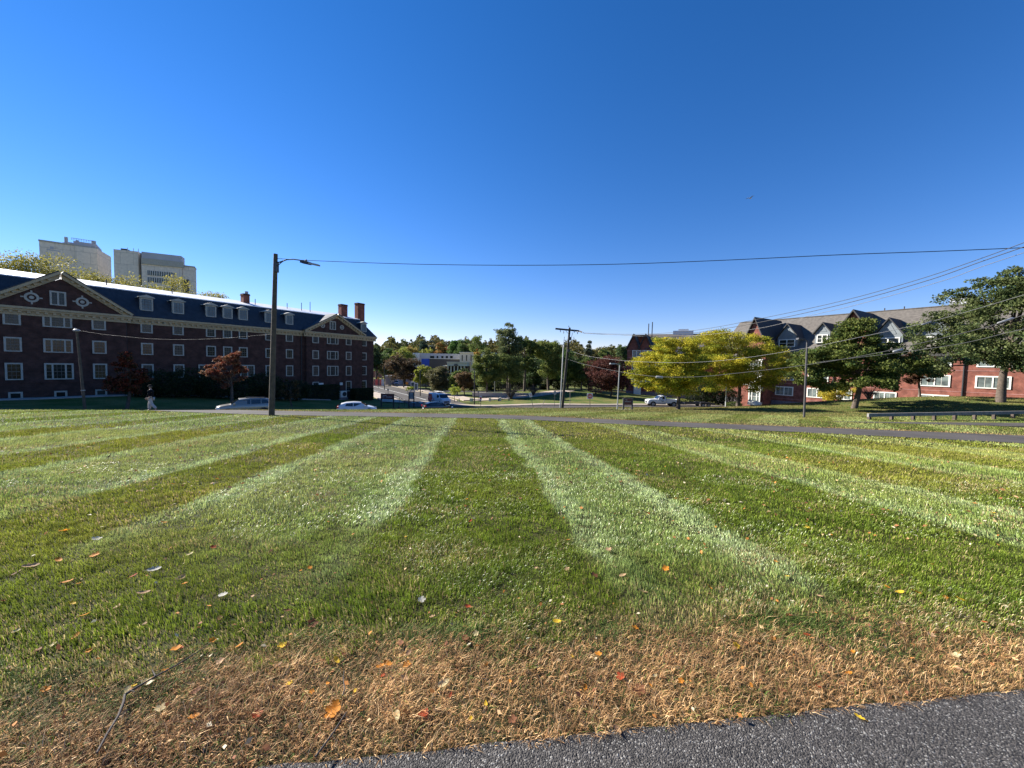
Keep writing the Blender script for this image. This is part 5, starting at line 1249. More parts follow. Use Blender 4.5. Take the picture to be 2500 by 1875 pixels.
# central trees: (kind name, label, px, top, width, depth, col, col2, opts)
CT = [
 ('spruce_tree','dark conifer against the dormitory corner',918,828,40,150,(.035,.05,.03),DG,dict(shape='cone')),
 ('shade_tree','rounded green tree right of the dormitory corner on the skyline',950,843,34,185,DG,MG,{}),
 ('shade_tree','green tree behind the lamp post nearest the dormitory corner',932,862,50,165,DG,MG,{}),
 ('maple_tree','olive green tree with yellow tips left of the blue panel',980,850,58,165,MG,YG,{}),
 ('maple_tree','brownish yellow tree on the skyline left of the tall conifer',1003,842,52,200,OG,AU,{}),
 ('beech_tree','large dark purple brown tree above the white site trailer',985,868,92,132,(.035,.03,.018),(.09,.055,.03),dict(n=9000)),
 ('beech_tree','dark tree filling the gap left of the big purple brown tree',955,884,50,150,OG,(.10,.07,.03),{}),
 ('spruce_tree','tall dark conifer standing above the grey arts building',1033,820,38,205,(.02,.035,.025),(.04,.06,.04),dict(shape='cone')),
 ('spruce_tree','thin paler conifer right of the tall dark conifer',1053,829,28,210,(.05,.06,.05),(.08,.1,.07),dict(shape='cone')),
 ('shade_tree','low olive tree below the tall dark conifer',1040,848,62,200,OG,YG,{}),
 ('maple_tree','green tree with orange top above the arts building',1076,834,36,200,MG,(.30,.13,.04),{}),
 ('maple_tree','low red maple just above the arts building roof',1092,852,48,205,(.16,.05,.03),(.25,.08,.04),{}),
 ('shade_tree','bright green tree left of the skyline group above the white hall',1108,824,34,195,(.05,.11,.025),MG,{}),
 ('shade_tree','green tree with flat top above the white hall',1130,826,40,190,DG,MG,{}),
 ('shade_tree','green tree rising behind the right half of the white hall',1165,816,46,180,MG,OG,{}),
 ('maple_tree','small orange tipped tree at the roof line of the white hall',1166,846,22,160,OG,(.4,.2,.05),{}),
 ('maple_tree','round yellow green tree in front of the blue panel',1040,886,46,125,OG,YG,{}),
 ('locust_tree','narrow yellow green tree left of the small brick pavilion',1021,903,20,118,(.2,.22,.03),YG,{}),
 ('weeping_tree','broad dark weeping tree on the lawn beyond the avenue',1070,896,62,103,(.045,.05,.025),(.13,.115,.05),dict(n=12000,low=.12,trunk=.5)),
 ('shade_tree','green tree directly right of the weeping tree',1116,902,42,100,DG,OG,dict(low=.2)),
 ('maple_tree','brownish red street tree left of the tall dark lamp post',1134,905,44,97,(.09,.05,.03),(.12,.09,.04),dict(low=.25)),
 ('elm_tree','tall green tree with a dense pillar crown, right of the dark lamp post',1187,848,66,92,DG,(.15,.16,.04),dict(n=13000,low=.2)),
 ('elm_tree','tallest open crowned tree on the skyline at the centre',1242,788,66,99,(.05,.07,.03),(.12,.13,.05),dict(n=9000,low=.38,lobes=46,lr=.26)),
 ('elm_tree','full green tree below the tallest open crown',1238,858,90,95,DG,(.14,.15,.04),dict(n=13000,low=.25)),
 ('elm_tree','tall tree with feathery upper branches right of the tallest one',1279,812,58,104,DG,OG,dict(n=9000,low=.3,lobes=34,lr=.24)),
 ('elm_tree','broad green tree left of the utility pole with a pointed top',1338,820,84,106,(.05,.08,.02),(.17,.18,.045),dict(n=15000,low=.18,trunk=.35)),
 ('elm_tree','dark green tree filling the gap left of the utility pole',1300,862,64,116,(.03,.045,.02),DG,dict(low=.1)),
 ('elm_tree','dark green tree directly behind the utility pole',1385,852,70,112,DG,MG,dict(n=9000,low=.15)),
 ('elm_tree','open green tree between the utility pole and the reddish tree',1418,866,62,108,DG,OG,dict(n=8000,low=.2)),
 ('pine_tree','tall grey green pine on the skyline right of the utility pole',1437,820,40,150,(.05,.06,.04),(.10,.11,.07),dict(shape='cone',lobes=20,lr=.26)),
 ('copper_beech','big coppery red brown tree left of the pale slim lamp post',1490,866,100,88,(.04,.02,.016),(.11,.04,.03),dict(n=17000,low=.05)),
 ('shade_tree','olive tree on the skyline behind the coppery tree',1476,852,40,140,DG,OG,{}),
 ('shade_tree','green tree on the skyline left of the gabled brick hall',1518,833,40,130,(.05,.07,.04),MG,{}),
 ('shade_tree','dark green background tree above the avenue in the far centre',1205,866,60,140,DG,MG,{}),
 ('shade_tree','dark background tree behind the two tallest trees',1262,868,70,135,DG,MG,{}),
 ('shade_tree','dark background tree left of the coppery tree',1435,874,60,128,DG,MG,dict(low=.05)),
 ('shade_tree','dark background tree behind the left of the utility pole',1350,868,80,138,DG,MG,{}),
]
for i, (nm, lb_, px, pt, w, Y, c1, c2, op) in enumerate(CT):
    tree_px(nm, lb_, px, pt, w, Y, low=op.get('low', .22), bright=1.55, nleaf=int(op.get('n', 5500)*1.5), leaf=.0032*Y*.9+.05, col=c1, col2=c2, lobes=op.get('lobes', 40), seed=100+i,
            shape=op.get('shape', 'round'), gap=.2, lobe_r=op.get('lr', .3)*1.1, trunk=op.get('trunk'), tw=.7)
for i, px in enumerate((1150, 1192, 1226, 1262, 1296, 1330, 1366, 1404, 1440, 1476)):  # dark trees added to stand in for shade beneath the tall ones
    tree_px('shade_fill_tree', 'added low dark tree standing in for the shade beneath the tall trees', px, 896+(i*7) % 16, 62, 118+(i*5) % 9, low=-.02, nleaf=5000, leaf=.42, col=(.02,.03,.012), col2=(.06,.075,.025), lobes=24, seed=700+i,
            lobe_r=.36, tw=.7, group='added dark trees standing in for shade')
# far wood closing the horizon
n = 90000; g = np.random.default_rng(5)
th = g.uniform(-.98, .98, n); rr = g.uniform(250, 330, n); X = rr*np.sin(th); Yv = rr*np.cos(th)
hh = 15+11*fnoise(th*26+20, rr*0, 4, 3)+4*vnoise(th*140+50, rr*0, 6); Z = -7+hh*np.sqrt(g.uniform(0, 1, n))
mixc = fnoise(th*40+9, rr/30, 12)[:,None]; cc = (np.array(DG)*(1-mixc)+np.array((.16,.12,.04))*mixc)*g.uniform(.6,1.4,(n,1))
V, ff, lp_, vc = leaf_cloud(np.stack([X,Yv,Z],1), g.uniform(1.2,2.4,n), cc, g, .3, .7)
tag(link('distant_wood', np_mesh('distant_wood', V, ff, lp_, M['leaf'], vc)), 'belt of far green and brown woodland along the horizon', 'woodland', kind='stuff')

# shrubs and hedges
def shrub(name, label, x, y, z, rx, ry, h, n, leaf, c1, c2, seed, group=None, cat='shrub', box=False, twigs=0):
    g = np.random.default_rng(seed); t = empty(name, (x, y, z), 0, label, cat, group)
    u = g.normal(size=(n,3)); u /= np.linalg.norm(u, axis=1)[:,None]; r = g.uniform(.5, 1, n)**.5
    if box: u = u/np.abs(u).max(1)[:,None]
    lump = .85+.3*vnoise(u[:,0]*2.5+seed, u[:,1]*2.5+u[:,2]*2, seed)
    c = u*(r*lump)[:,None]*np.array([rx, ry, h/2]); c[:,2] += h*.5
    c[:,2] = np.maximum(c[:,2], .02); m = g.uniform(0,1,(n,1)); cc = (np.array(c1)*(1-m)+np.array(c2)*m)*g.uniform(.7,1.3,(n,1))
    if n and not twigs: V, ff, lp_, vc = leaf_cloud(c, leaf*g.uniform(.6,1.3,n), cc, g, .3, .6); link('foliage', np_mesh('foliage', V, ff, lp_, M['leaf'], vc), t)
    k = MB()
    for j in range(twigs or 7):
        a = g.uniform(0, 2*math.pi); q = g.uniform(.3, .95); k.tube([(0,0,-.1),(math.cos(a)*rx*q*.4, math.sin(a)*ry*q*.4, h*.45),(math.cos(a)*rx*q, math.sin(a)*ry*q, h*g.uniform(.6,1))], [.035,.022,.008], 4, cap=False)
        if twigs:
            for _ in range(3):
                b_ = np.array([math.cos(a)*rx*q*.5, math.sin(a)*ry*q*.5, h*.5]); e_ = b_+g.normal(size=3)*np.array([rx*.35, ry*.35, h*.25]); k.tube([b_, e_], [.016,.005], 4, cap=False)
    k.build('branches', M['bark'], t); return t
def shrub_px(label, px, Y, rx, h, c1, c2, seed, **k):
    p = foot(px, Y); return shrub(k.pop('name', 'shrub'), label, p[0], p[1], p[2], rx, k.pop('ry', rx*.8), h, k.pop('n', 1500), k.pop('leaf', .16), c1, c2, seed, **k)
dk1, dk2 = (.02,.03,.012), (.045,.06,.02)
for i, (px, yo, rx, h) in enumerate(((350,-6,2.0,2.0),(390,-6,2.4,3.4),(425,-7,2.5,3.2),(460,-6,2.5,4.0),(495,-6,2.6,3.2),(530,-7,2.6,3.0),(590,-8,2.6,3.0),(620,-7,2.8,3.6),(650,-8,2.6,4.2),(680,-8,2.6,3.0),(722,-8,2.2,3.2))):
    d = ray(px, 950); q = LF.p0+LF.n*yo; tt = ((q-_C)@LF.n)/(d@LF.n); p = _C+d*tt
    shrub('hedge_shrub', 'dark evergreen shrub in the shaded bed along the dormitory wall', p[0], p[1], Hs(p[0], p[1]), rx, rx, h, 2600, .2, dk1, dk2, 300+i, group='evergreen shrubs along the dormitory')
for i, (pa, pb, h, lb_) in enumerate(((741, 822, 2.6, 'long clipped dark hedge below the right pediment of the dormitory'), (862, 905, 2.3, 'short clipped dark hedge at the far corner of the dormitory'))):
    x0, _ = LF.at(pa, 960, -3.2); x1, _ = LF.at(pb, 960, -3.2); c = LF.w((x0+x1)/2, -3.2); zb = Hs(c[0], c[1]); g = np.random.default_rng(400+i); n = 9000
    t = empty('clipped_hedge', (c[0], c[1], zb), LA, lb_, 'hedge'); L = (x1-x0)/2
    u = g.uniform(-1, 1, (n,3)); ax_ = g.integers(0, 3, n); u[np.arange(n), ax_] = np.sign(u[np.arange(n), ax_])*g.uniform(.93, 1.02, n)
    cc = np.array(dk1)+(np.array(dk2)-np.array(dk1))*g.uniform(0,1,(n,1)); V, ff, lp_, vc = leaf_cloud(u*np.array([L, .9, h/2])+np.array([0,0,h/2]), g.uniform(.12,.26,n), cc, g, .2, .6)
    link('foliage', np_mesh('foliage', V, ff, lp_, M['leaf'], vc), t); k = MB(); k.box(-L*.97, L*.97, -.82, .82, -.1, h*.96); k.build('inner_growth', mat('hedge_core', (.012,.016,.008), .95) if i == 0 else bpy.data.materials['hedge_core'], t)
shrub_px('bare purple grey shrub in front of the tall green trees', 1247, 86, 3.4, 3.6, DG, MG, 501, twigs=60, name='bare_shrub')
shrub_px('bare purple brown shrub right of the first bare one', 1300, 90, 2.6, 2.8, DG, MG, 502, twigs=50, name='bare_shrub')
shrub_px('round clipped olive bush behind the flatbed trailer', 1663, 74, 1.2, 1.3, OG, YG, 503, name='round_bush')
shrub_px('low grey green bush at the foot of the gabled bay', 1793, 74, 1.6, 1.1, OG, MG, 504)
shrub_px('bare twiggy shrub on the bank behind the first green oak', 2120, 52, 1.8, 1.9, DG, MG, 505, twigs=50, name='bare_shrub')
shrub_px('dark purple shrub under the coppery tree', 1453, 92, 2.2, 3.0, (.06,.02,.03), (.1,.04,.04), 506)
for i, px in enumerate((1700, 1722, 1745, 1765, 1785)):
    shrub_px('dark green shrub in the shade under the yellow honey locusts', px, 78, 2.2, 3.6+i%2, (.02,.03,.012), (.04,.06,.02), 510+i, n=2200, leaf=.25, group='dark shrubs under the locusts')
# staked saplings
def sapling(label, px, Y, pt, rx, low, seed, c1=(.2,.25,.03), c2=(.3,.32,.05)):
    f_ = foot(px, Y); top = P(px, pt, Y)[2]-f_[2]
    tree('sapling', label, f_, top, (rx, rx, top*low, top), 900, .24, c1, c2, trunk=.07, lobes=9, seed=seed, lobe_r=.42, group='young street saplings')
sapling('yellow green sapling behind the upright dark notice board', 1000, 96, 942, 1.3, .5, 601)
sapling('yellow green sapling on the verge right of the van', 1110, 82, 936, 1.3, .35, 602)
# ------------------------------------------------------------------ grass
DRY = np.array([(-14,.6),(-6,1.35),(-4,1.7),(-2.65,1.97),(-2.1,2.10),(-1.56,2.30),(-.74,2.42),(-.29,2.48),(.34,2.58),(1.36,2.70),(2.13,2.64),(2.98,2.70),(3.6,2.62),(6,2.8),(14,3.3)])
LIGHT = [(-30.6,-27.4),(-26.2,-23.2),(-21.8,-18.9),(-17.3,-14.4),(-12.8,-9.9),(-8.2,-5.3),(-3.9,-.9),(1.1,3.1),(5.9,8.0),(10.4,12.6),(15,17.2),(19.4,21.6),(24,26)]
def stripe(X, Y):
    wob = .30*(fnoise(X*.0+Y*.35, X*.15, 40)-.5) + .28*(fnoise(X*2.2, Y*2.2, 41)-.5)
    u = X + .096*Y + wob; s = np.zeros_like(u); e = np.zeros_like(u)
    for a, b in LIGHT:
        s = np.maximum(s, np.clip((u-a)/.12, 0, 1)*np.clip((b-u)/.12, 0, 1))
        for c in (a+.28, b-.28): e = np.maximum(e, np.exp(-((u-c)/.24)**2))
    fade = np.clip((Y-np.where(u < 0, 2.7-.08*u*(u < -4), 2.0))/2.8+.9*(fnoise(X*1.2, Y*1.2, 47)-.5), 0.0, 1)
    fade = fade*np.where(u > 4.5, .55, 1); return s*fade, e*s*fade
def stripe2(X, Y):
    u = (X*.80 - Y*.60)/4.4; f = u-np.floor(u); return ((f > .45)*1.0)
def visible(X, Y, Z):
    d = np.stack([X, Y, Z-EYE], -1); zz = d@_f; px = d@_r/np.maximum(zz, 1e-3); py = d@_u/np.maximum(zz, 1e-3)
    return (zz > .3) & (np.abs(px)*zz < 1.37*zz+3.2) & (py < .35) & (py > -1.08)
def blades(n, x0, x1, y0, y1, h, w, seed, accept, dry=False, near=True, zone='lawn'):
    g = np.random.default_rng(seed)
    X = g.uniform(x0, x1, n); Y = g.uniform(y0, y1, n)
    k = accept(X, Y); X = X[k]; Y = Y[k]; Z = H(X, Y); k = visible(X, Y, Z); X = X[k]; Y = Y[k]; Z = Z[k]; n = len(X)
    tuft = fnoise(X*2.6, Y*2.6, 21); patch = fnoise(X*.55+7, Y*.9, 33); fine = vnoise(X*9, Y*9, 55)
    hh = h*g.uniform(.55, 1.35, n)*(.7+.6*tuft); ww = w*g.uniform(.6, 1.3, n)
    az = g.uniform(0, 2*math.pi, n); ln = g.uniform(.15, .95, n)
    if zone == 'lawn':
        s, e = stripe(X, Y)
        # mown direction: blades lie away from or towards the camera
        dirx = -.096; bias = np.where(s > .5, 1.0, -.55)
        fa = 2*math.pi*1.6*fnoise(X*.7+11, Y*.7, 17); lx = np.cos(az)*.65 + np.cos(fa)*.55; ly = np.sin(az)*.65 + np.sin(fa)*.35 + bias*.7
        cl = fnoise(X*6.5, Y*6.5, 27); big = fnoise(X*1.7, Y*1.7, 29); hh *= np.clip(.15+1.15*cl+.6*(big-.5), .25, 1.5)*1.25; ln *= .6+.9*fnoise(X*2.1+5, Y*2.1, 37)
        straw = np.clip((fnoise(X*1.1+7, Y*1.6, 33)-.50)*3.4, 0, .9)
        edge = np.interp(X, DRY[:,0], DRY[:,1]); dn = np.exp(-np.clip(Y-edge, 0, 9)/.20)*.45
        pick = g.uniform(0, 1, n) < (straw*.32 + dn + .04)
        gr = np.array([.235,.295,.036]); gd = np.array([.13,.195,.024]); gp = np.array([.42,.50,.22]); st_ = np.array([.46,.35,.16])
        base_ = gr*(1-tuft[:,None])+gd*tuft[:,None]
        yl = np.array([.30,.29,.05]); m2 = np.clip((fnoise(X*.25+3, Y*.25, 71)-.38)*2.2, 0, .75)[:,None]; base_ = base_*(1-m2)+yl*m2
        base_ = base_*np.where(s[:,None] > .5, np.ones(3), np.array([.84,.84,.75]))  # lanes lying the other way get their duller look as darker colour
        lt = np.clip(s*.34+e*1.3*fnoise(X*1.3, Y*1.3, 44), 0, 1)[:,None]*(.7+.3*g.uniform(0,1,(n,1)))  # sheen of the bent blades painted in as paler colour, strongest at stripe edges
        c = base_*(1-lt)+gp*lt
        c = np.where(pick[:,None], st_*g.uniform(.6,1.1,(n,1)), c)
    elif zone == 'verge':
        s = stripe2(X, Y); bias = np.where(s > .5, .8, -.5); lx = np.cos(az)*.8; ly = np.sin(az)*.8+bias*.5
        nearp = accept.dry(X, Y); pick = g.uniform(0,1,n) < nearp
        c = np.where(s[:,None] > .5, np.array([.29,.34,.10]), np.array([.14,.19,.03])); m2 = np.clip((patch-.4)*1.8, 0, .6)[:,None]; c = c*(1-m2)+np.array([.30,.25,.08])*m2; bk = sstep((Y-31)/5)[:,None]; c = c*(1-bk)+(np.array([.12,.135,.035])*(1-patch[:,None])+np.array([.21,.155,.05])*patch[:,None])*bk  # verge stripes: sheen and dull lanes put into the blade colour
        c = np.where(pick[:,None], np.array([.42,.27,.12])*g.uniform(.6,1.1,(n,1)), c)
    else:
        lx = np.cos(az)*1.3; ly = np.sin(az)*1.3; clump = fnoise(X*5, Y*5, 91)
        hh *= np.clip(.3+1.5*fnoise(X*2.2, Y*2.2, 93), .4, 1.6); a = np.clip(g.uniform(0,1,(n,1))*.85+.9*(fnoise(X*1.8, Y*1.8, 95)[:,None]-.32), 0, 1); c = np.array([.64,.39,.165])*(1-a)+np.array([.24,.12,.052])*a
        c = np.where(g.uniform(0,1,(n,1)) < .14, np.array([.74,.50,.26]), c)
        mixg = np.interp(X, DRY[:,0], DRY[:,1]); pg = np.exp(-np.clip(mixg-Y, 0, 9)/.20)*.55 + .05 + .4*np.clip((fnoise(X*1.6, Y*1.6, 99)-.58)*5, 0, 1)
        c = np.where(g.uniform(0,1,(n,1)) < pg[:,None], np.array([.10,.15,.03]), c); hh *= (.6+.8*clump)
    c = c*(1.12 if zone == 'lawn' else 1)*g.uniform(.5, 1.5, (n,1))*(.74+.52*fine[:,None])
    L = np.sqrt(lx*lx+ly*ly)+1e-6
    if zone == 'dry': ln = g.uniform(.4, 1.9, n)
    ex_ = lx*hh*ln; ey = ly*hh*ln; norm = hh/np.sqrt(hh**2+ex_**2+ey**2); ex_ *= norm; ey *= norm; ez = hh*norm
    wa = az + g.uniform(-.6,.6,n)+math.pi/2; wx = np.cos(wa)*ww/2; wy = np.sin(wa)*ww/2
    p0 = np.stack([X-wx, Y-wy, Z-.004], 1); p1 = np.stack([X+wx, Y+wy, Z-.004], 1)
    if near:
        m = np.stack([X+ex_*.38, Y+ey*.38, Z+ez*.62], 1); w3 = np.stack([wx, wy, 0*wx], 1)*.85
        tip = np.stack([X+ex_, Y+ey, Z+ez*g.uniform(.75,1.0,n)], 1)
        V = np.stack([p0, p1, m+w3, m-w3, tip], 1).reshape(-1,3); i = np.arange(n)*5
        ff = np.stack([i, i+1, i+2, i+3, i+3, i+2, i+4], 1).ravel(); lp_ = np.tile([4,3], n); vc = np.repeat(c, 5, axis=0)
    else:
        tip = np.stack([X+ex_, Y+ey, Z+ez], 1); V = np.stack([p0, p1, tip], 1).reshape(-1,3); i = np.arange(n)*3
        ff = np.arange(3*n); lp_ = np.full(n, 3); vc = np.repeat(c, 3, axis=0)
    return V, ff, lp_, vc
def merge(parts_):
    V = []; F = []; Lp = []; Cc = []; o = 0
    for v, f, l, c in parts_: V.append(v); F.append(f+o); Lp.append(l); Cc.append(c); o += len(v)
    return np.concatenate(V), np.concatenate(F), np.concatenate(Lp), np.concatenate(Cc)
pny = lambda X: np.interp(X, PN[:,0], PN[:,1]); pfy = lambda X: np.interp(X, PF[:,0], PF[:,1])
def acc_lawn(X, Y):
    e = np.interp(X, DRY[:,0], DRY[:,1]) + .75*(fnoise(X*1.5, Y*1.5, 61)-.5) + .3*(vnoise(X*7, Y*7, 62)-.5) - .12
    return (Y > e - .35*np.clip(vnoise(X*45, Y*45, 66)-.35, 0, 1)*fnoise(X*2.3, Y*2.3, 67)) & (Y < pny(X)+.06*(vnoise(X*6, Y*0, 3)-.5))
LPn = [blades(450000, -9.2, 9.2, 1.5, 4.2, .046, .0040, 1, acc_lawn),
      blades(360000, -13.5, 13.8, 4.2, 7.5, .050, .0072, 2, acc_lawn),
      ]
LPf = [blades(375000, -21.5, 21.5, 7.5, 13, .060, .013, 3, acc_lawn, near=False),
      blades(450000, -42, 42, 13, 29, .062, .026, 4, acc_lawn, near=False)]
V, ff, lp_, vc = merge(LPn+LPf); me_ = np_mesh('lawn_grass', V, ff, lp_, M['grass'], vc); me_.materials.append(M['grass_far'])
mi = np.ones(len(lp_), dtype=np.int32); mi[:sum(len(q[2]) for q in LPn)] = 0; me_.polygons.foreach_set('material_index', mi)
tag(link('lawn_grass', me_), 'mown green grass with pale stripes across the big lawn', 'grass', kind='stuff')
def acc_dry(X, Y):
    e = np.interp(X, DRY[:,0], DRY[:,1]) + .75*(fnoise(X*1.5, Y*1.5, 61)-.5) + .3*(vnoise(X*7, Y*7, 62)-.5) + .14*(vnoise(X*15, Y*15, 63)) - .06
    return (Y < e) & (Y > edge_y(X)-.03*vnoise(X*14, Y*0, 5))
V, ff, lp_, vc = merge([blades(640000, -8.5, 9.0, .3, 3.6, .046, .0030, 9, acc_dry, zone='dry'), blades(165000, -8.5, 9.0, .3, 3.6, .076, .0024, 10, acc_dry, zone='dry')])
tag(link('dry_grass', np_mesh('dry_grass', V, ff, lp_, M['straw'], vc)), 'brown dried grass strip along the edge of the coarse asphalt', 'dry grass', kind='stuff')
def acc_verge(X, Y):
    side = ((X > 22) & (Y > 26.2-.1*(X-22)*.9) & (Y < 26.2+.16*(X-21.5)+.1))
    nr = np.full(X.shape, 1e9)
    for q in near_road[::4]: nr = np.minimum(nr, np.hypot(X-q[0], Y-q[1]))
    return (Y > pfy(X)-.05) & (nr > 4.2) & ~side
acc_verge.dry = lambda X, Y: np.exp(-np.clip(Y-pfy(X)-.25, 0, 99)/.5)*.97 + .06
V, ff, lp_, vc = merge([blades(170000, -24, 32, 16, 34, .062, .03, 12, acc_verge, near=False, zone='verge'), blades(150000, -24, 70, 30, 62, .07, .05, 13, acc_verge, near=False, zone='verge')])
tag(link('verge_grass', np_mesh('verge_grass', V, ff, lp_, M['grass_far'], vc)), 'green grass strip and bank between the path and the road', 'grass', kind='stuff')

# ------------------------------------------------------------------ fallen leaves
def leaf_shape(kind, seed):
    g = random.Random(seed); pts = []
    if kind == 'maple':
        n = 30
        for i in range(n):
            a = 2*math.pi*i/n; r = .5*(.62+.38*abs(math.cos(2.5*a))**.8)*(1+g.uniform(-.07,.07)); pts.append((r*math.sin(a), r*math.cos(a)))
    elif kind == 'oval':
        n = 18
        for i in range(n): a = 2*math.pi*i/n; pts.append((.27*math.sin(a)*(1+.25*math.cos(a)), .5*math.cos(a)))
    else:
        n = 32
        for i in range(n): a = 2*math.pi*i/n; r = 1+.28*math.sin(9*a)*abs(math.sin(a)); pts.append((.26*math.sin(a)*r, .5*math.cos(a)))
    return pts
def leaf_mesh(kind, color, seed, curl):
    pts = leaf_shape(kind, seed); g = random.Random(seed); cz = lambda x, y: curl*(x*x*2.2+y*y*1.1) + .05*math.sin(7*x+seed)*curl
    vs = [(0, 0, 0)] + [(x*.5, y*.5, cz(x*.5, y*.5)) for x, y in pts] + [(x, y, cz(x, y)) for x, y in pts]; n = len(pts)
    fs = [(0, 1+i, 1+(i+1) % n) for i in range(n)] + [(1+i, 1+n+i, 1+n+(i+1) % n, 1+(i+1) % n) for i in range(n)]
    k = MB(); k.add(vs, fs, True); k.tube([(0,-.45,cz(0,-.45)), (.03,-.75,.05)], .012, 4)
    m = bpy.data.materials.get('leaf_'+color)
    if not m:
        m = mat('leaf_'+color, LC[color], .7, spec=.15, noise=.3, scale=60); nt = m.node_tree; b_ = nt.nodes['Principled BSDF']; tr_ = nt.nodes.new('ShaderNodeBsdfTranslucent'); tr_.inputs[0].default_value = (*LC[color], 1)
        mx_ = nt.nodes.new('ShaderNodeMixShader'); mx_.inputs[0].default_value = .4; nt.links.new(b_.outputs[0], mx_.inputs[1]); nt.links.new(tr_.outputs[0], mx_.inputs[2]); nt.links.new(mx_.outputs[0], nt.nodes['Material Output'].inputs[0])
    return k.mesh('fallen_leaf', m)
LC = {'orange': (.62,.24,.03), 'yellow': (.75,.48,.04), 'brown': (.20,.085,.04), 'tan': (.50,.32,.18), 'white': (.52,.49,.42), 'red': (.42,.08,.03), 'pale': (.68,.56,.30)}
LM = {}
for ci, c in enumerate(LC):
    for ki, kd in enumerate(('maple', 'oval', 'lobed')): LM[c, kd] = leaf_mesh(kd, c, ci*7+ki, (.30, .45, .4)[ki])
def put_leaf(px, py, color, kind, size, label, group=None, lift=.022):
    d = ray(px, py); t = (0-EYE)/(d[2]-SL*d[1]); p = _C+d*t; o = link('fallen_leaf', LM[color, kind]); asph = p[1] < edge_y(p[0])
    o.location = (p[0], p[1], SL*p[1]+(.014 if asph else lift)+size*.05); o.scale = (size*.64,)*3
    o.rotation_euler = (R(random.uniform(-20,20)), R(random.uniform(-20,20)), R(random.uniform(0,360)))
    tag(o, label, 'fallen leaf', group)
NL = [ # px, py, colour, kind, size, label
 (74,1390,'tan','lobed',.17,'largest curled tan leaf at the far left of the lawn'), (377,1398,'white','lobed',.15,'silvery white lobed leaf standing up in the left lawn'),
 (350,1456,'tan','oval',.13,'pale curled leaf with an orange leaf beside it, left lawn'), (440,1419,'tan','oval',.12,'slim tan leaf right of the silvery leaf'),
 (545,1461,'white','lobed',.12,'grey white leaf in the lawn above the long twig'), (1029,1473,'white','maple',.10,'white star shaped leaf in the dark green grass'),
 (763,1532,'brown','maple',.11,'dark brown upright leaf at the top of the dry strip'), (690,1586,'yellow','maple',.09,'bright yellow leaf below the dark upright leaf'),
 (430,1594,'orange','maple',.09,'orange leaf just above the long twig'), (582,1588,'orange','oval',.09,'orange brown leaf between the long twig and the yellow leaf'),
 (812,1750,'orange','maple',.12,'large golden orange leaf in the dry grass near the asphalt'), (1034,1755,'red','maple',.08,'rust red leaf in the dry grass near the asphalt edge'),
 (970,1760,'pale','oval',.08,'pale cupped leaf left of the rust red leaf'), (1083,1680,'pale','oval',.10,'pale yellow slim leaf in the middle of the dry strip'),
 (979,1581,'brown','oval',.10,'brown curled leaf at the dry strip edge'), (1136,1571,'brown','oval',.13,'folded red brown leaf at the dry strip edge'),
 (822,1623,'yellow','oval',.08,'yellow green folded leaf in the dry strip'), (993,1633,'orange','maple',.07,'small orange leaf in the middle dry strip'),
 (1507,1793,'tan','oval',.10,'tan curled leaf lying on the asphalt edge'), (2098,1759,'yellow','lobed',.07,'yellow green seed sprig lying on the asphalt edge'),
 (1515,1663,'red','maple',.08,'red leaf in the dry grass right of centre'), (1561,1697,'brown','maple',.10,'dark red brown leaf just below the red one'),
 (2338,1469,'yellow','lobed',.14,'large bright yellow leaf in the right lawn'), (2239,1454,'orange','maple',.09,'orange leaf left of the large yellow leaf'),
 (2196,1453,'yellow','oval',.09,'yellow brown slim leaf left of the orange one, right lawn'), (1970,1294,'yellow','maple',.10,'yellow leaf alone in the middle right lawn'),
 (1963,1338,'brown','maple',.11,'brown leaf just below the lone yellow leaf'), (2424,1257,'yellow','oval',.12,'yellow leaf near the right edge of the lawn'),
 (1625,1395,'orange','maple',.10,'orange leaf in the centre right lawn'), (1569,1452,'tan','lobed',.12,'pinkish grey curled leaf in the centre right lawn'),
 (1485,1348,'tan','maple',.11,'tan leaf on the pale stripe, centre right'), (1520,1412,'tan','oval',.10,'pinkish tan slim leaf below the tan one'),
 (2331,1610,'pale','maple',.09,'pale cream leaf in the dry grass at the right'), (1797,1585,'yellow','maple',.07,'small yellow leaf in the dry grass, centre right'),
 (1360,1526,'yellow','oval',.09,'upright yellow leaf at the dry strip edge, centre'), (1450,1412,'brown','maple',.12,'dark brown leaf in the centre lawn'),
 (156,1302,'orange','maple',.13,'bright orange leaf in the upper left lawn'), (236,1322,'white','maple',.13,'white leaf right of the bright orange one, upper left lawn'),
 (232,1362,'orange','maple',.11,'orange leaf below the white leaf at left'), (144,1375,'orange','oval',.12,'orange leaf above the largest curled leaf'),
 (167,1428,'orange','lobed',.12,'orange brown leaf below the largest curled leaf'), (400,1281,'orange','oval',.10,'orange leaf on the dark band left of the twin bright streaks'),
 (520,1342,'red','maple',.09,'red leaf in the left centre lawn'), (678,1288,'brown','maple',.12,'brown leaf on the pale stripe left of centre'), (209,1510,'orange','oval',.09,'small orange leaf by the dark tuft at left')]
for a in NL: put_leaf(*a)
def zone_of(px, py):
    p = _C+ray(px, py)*((0-EYE)/(ray(px, py)[2]-SL*ray(px, py)[1]))
    return p, ('dry' if p[1] < np.interp(p[0], DRY[:,0], DRY[:,1]) else 'lawn')
gl_ = np.random.default_rng(77); cnt = 0
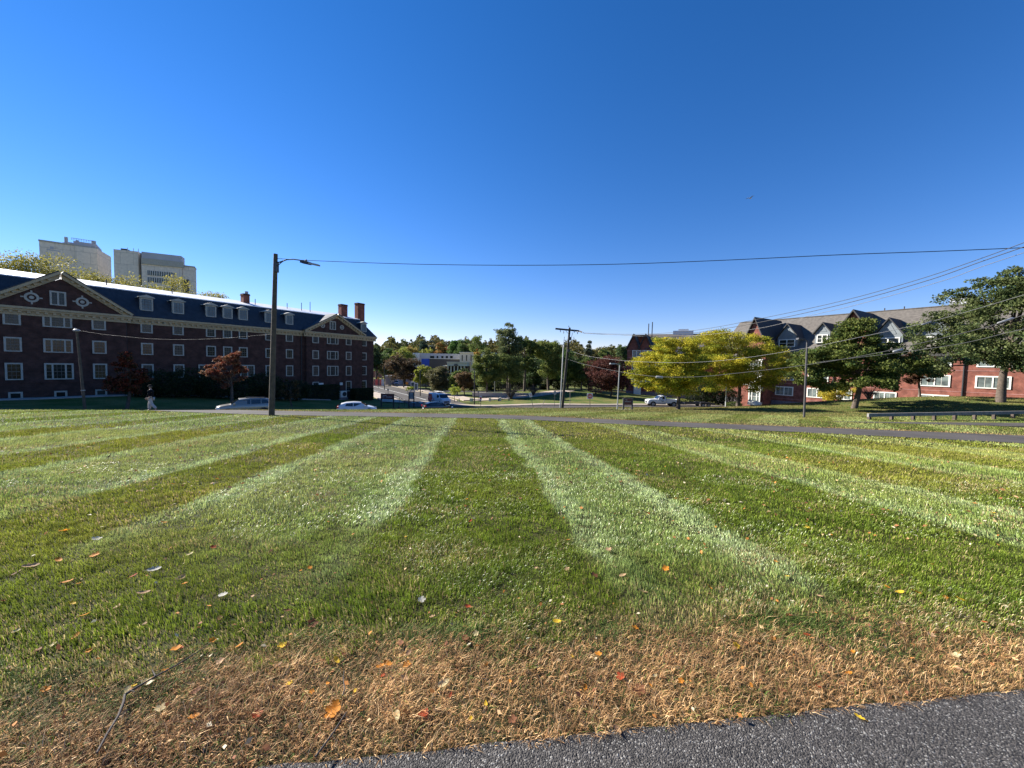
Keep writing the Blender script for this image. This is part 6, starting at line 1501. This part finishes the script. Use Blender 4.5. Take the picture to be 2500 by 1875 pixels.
while cnt < 150:
    px, py = gl_.uniform(0, 2500), 1130+gl_.uniform(0, 1)**.8*640; p, zn = zone_of(px, py)
    if p[1] < edge_y(p[0])+.05: continue
    c = ['orange','yellow','brown','tan','pale','red','tan','orange'][gl_.integers(0, 8)]; kd = ['maple','oval','lobed'][gl_.integers(0, 3)]
    lb_ = 'small %s leaf %s' % (c, 'lying in the dry brown grass by the asphalt' if zn == 'dry' else 'scattered on the green lawn')
    put_leaf(px, py, c, kd, gl_.uniform(.04, .085), lb_, 'small %s leaves %s' % (c, 'in the dry grass' if zn == 'dry' else 'on the lawn')); cnt += 1
# crumbs of leaf litter
n = 9000; g = np.random.default_rng(3); X = g.uniform(-12, 12, n); Y = g.uniform(1.2, 11, n)**1.0; k = (Y > edge_y(X)-.02) & (g.uniform(0,1,n) < np.where(Y < np.interp(X, DRY[:,0], DRY[:,1])+.3, 1, .16+.3*(fnoise(X*.6, Y*.8, 88) > .55)))
X = X[k]; Y = Y[k]; n = len(X); pal = np.array([(.6,.4,.2),(.35,.15,.06),(.7,.6,.4),(.5,.2,.05),(.25,.1,.05)]); cc = pal[g.integers(0,5,n)]*g.uniform(.7,1.2,(n,1))
V, ff, lp_, vc = leaf_cloud(np.stack([X, Y, H(X, Y)+g.uniform(.015,.05,n)], 1), g.uniform(.012,.04,n)*np.clip(Y/3, 1, 2), cc, g, 1.2, .6)
tag(link('leaf_litter', np_mesh('leaf_litter', V, ff, lp_, M['straw'], vc)), 'tiny crumbs of dead leaves sprinkled through the grass', 'leaf litter', kind='stuff')
# twigs
def twig(label, pts, rs, forks=()):
    W = []
    for x, y in pts: p, _ = zone_of(x, y); W.append((p[0], p[1], SL*p[1]+.055))
    o0 = W[0]; k = MB(); k.tube([rel(p, o0) for p in W], [q*.6 for q in rs], 7)
    for f_ in forks:
        Q = []
        for x, y in f_: p, _ = zone_of(x, y); Q.append((p[0], p[1], SL*p[1]+.058))
        k.tube([rel(p, o0) for p in Q], [.004]+[.002]*(len(Q)-1), 5)
    tag(k.build('twig', M['bark_grey'], None, o0), label, 'twig')
M['bark_grey'] = mat('bark_grey', (.06,.048,.04), .9, noise=.4, scale=40)
twig('long bent dead twig lying over green and dry grass at the left', [(238,1868),(262,1822),(290,1775),(303,1740),(306,1722),(330,1706),(380,1676),(430,1648),(480,1616),(516,1590)], [.007,.008,.009,.010,.010,.008,.007,.006,.005,.003], [[(306,1722),(318,1712),(330,1716)], [(380,1676),(372,1660)]])
twig('short dead stick reaching from the dry grass onto the asphalt', [(770,1878),(792,1848),(815,1815),(838,1778),(846,1765)], [.006,.0065,.006,.005,.003])
twig('tiny dark forked twig in the dry grass above the golden leaf', [(836,1724),(842,1708),(838,1680),(840,1660)], [.005,.005,.004,.002])
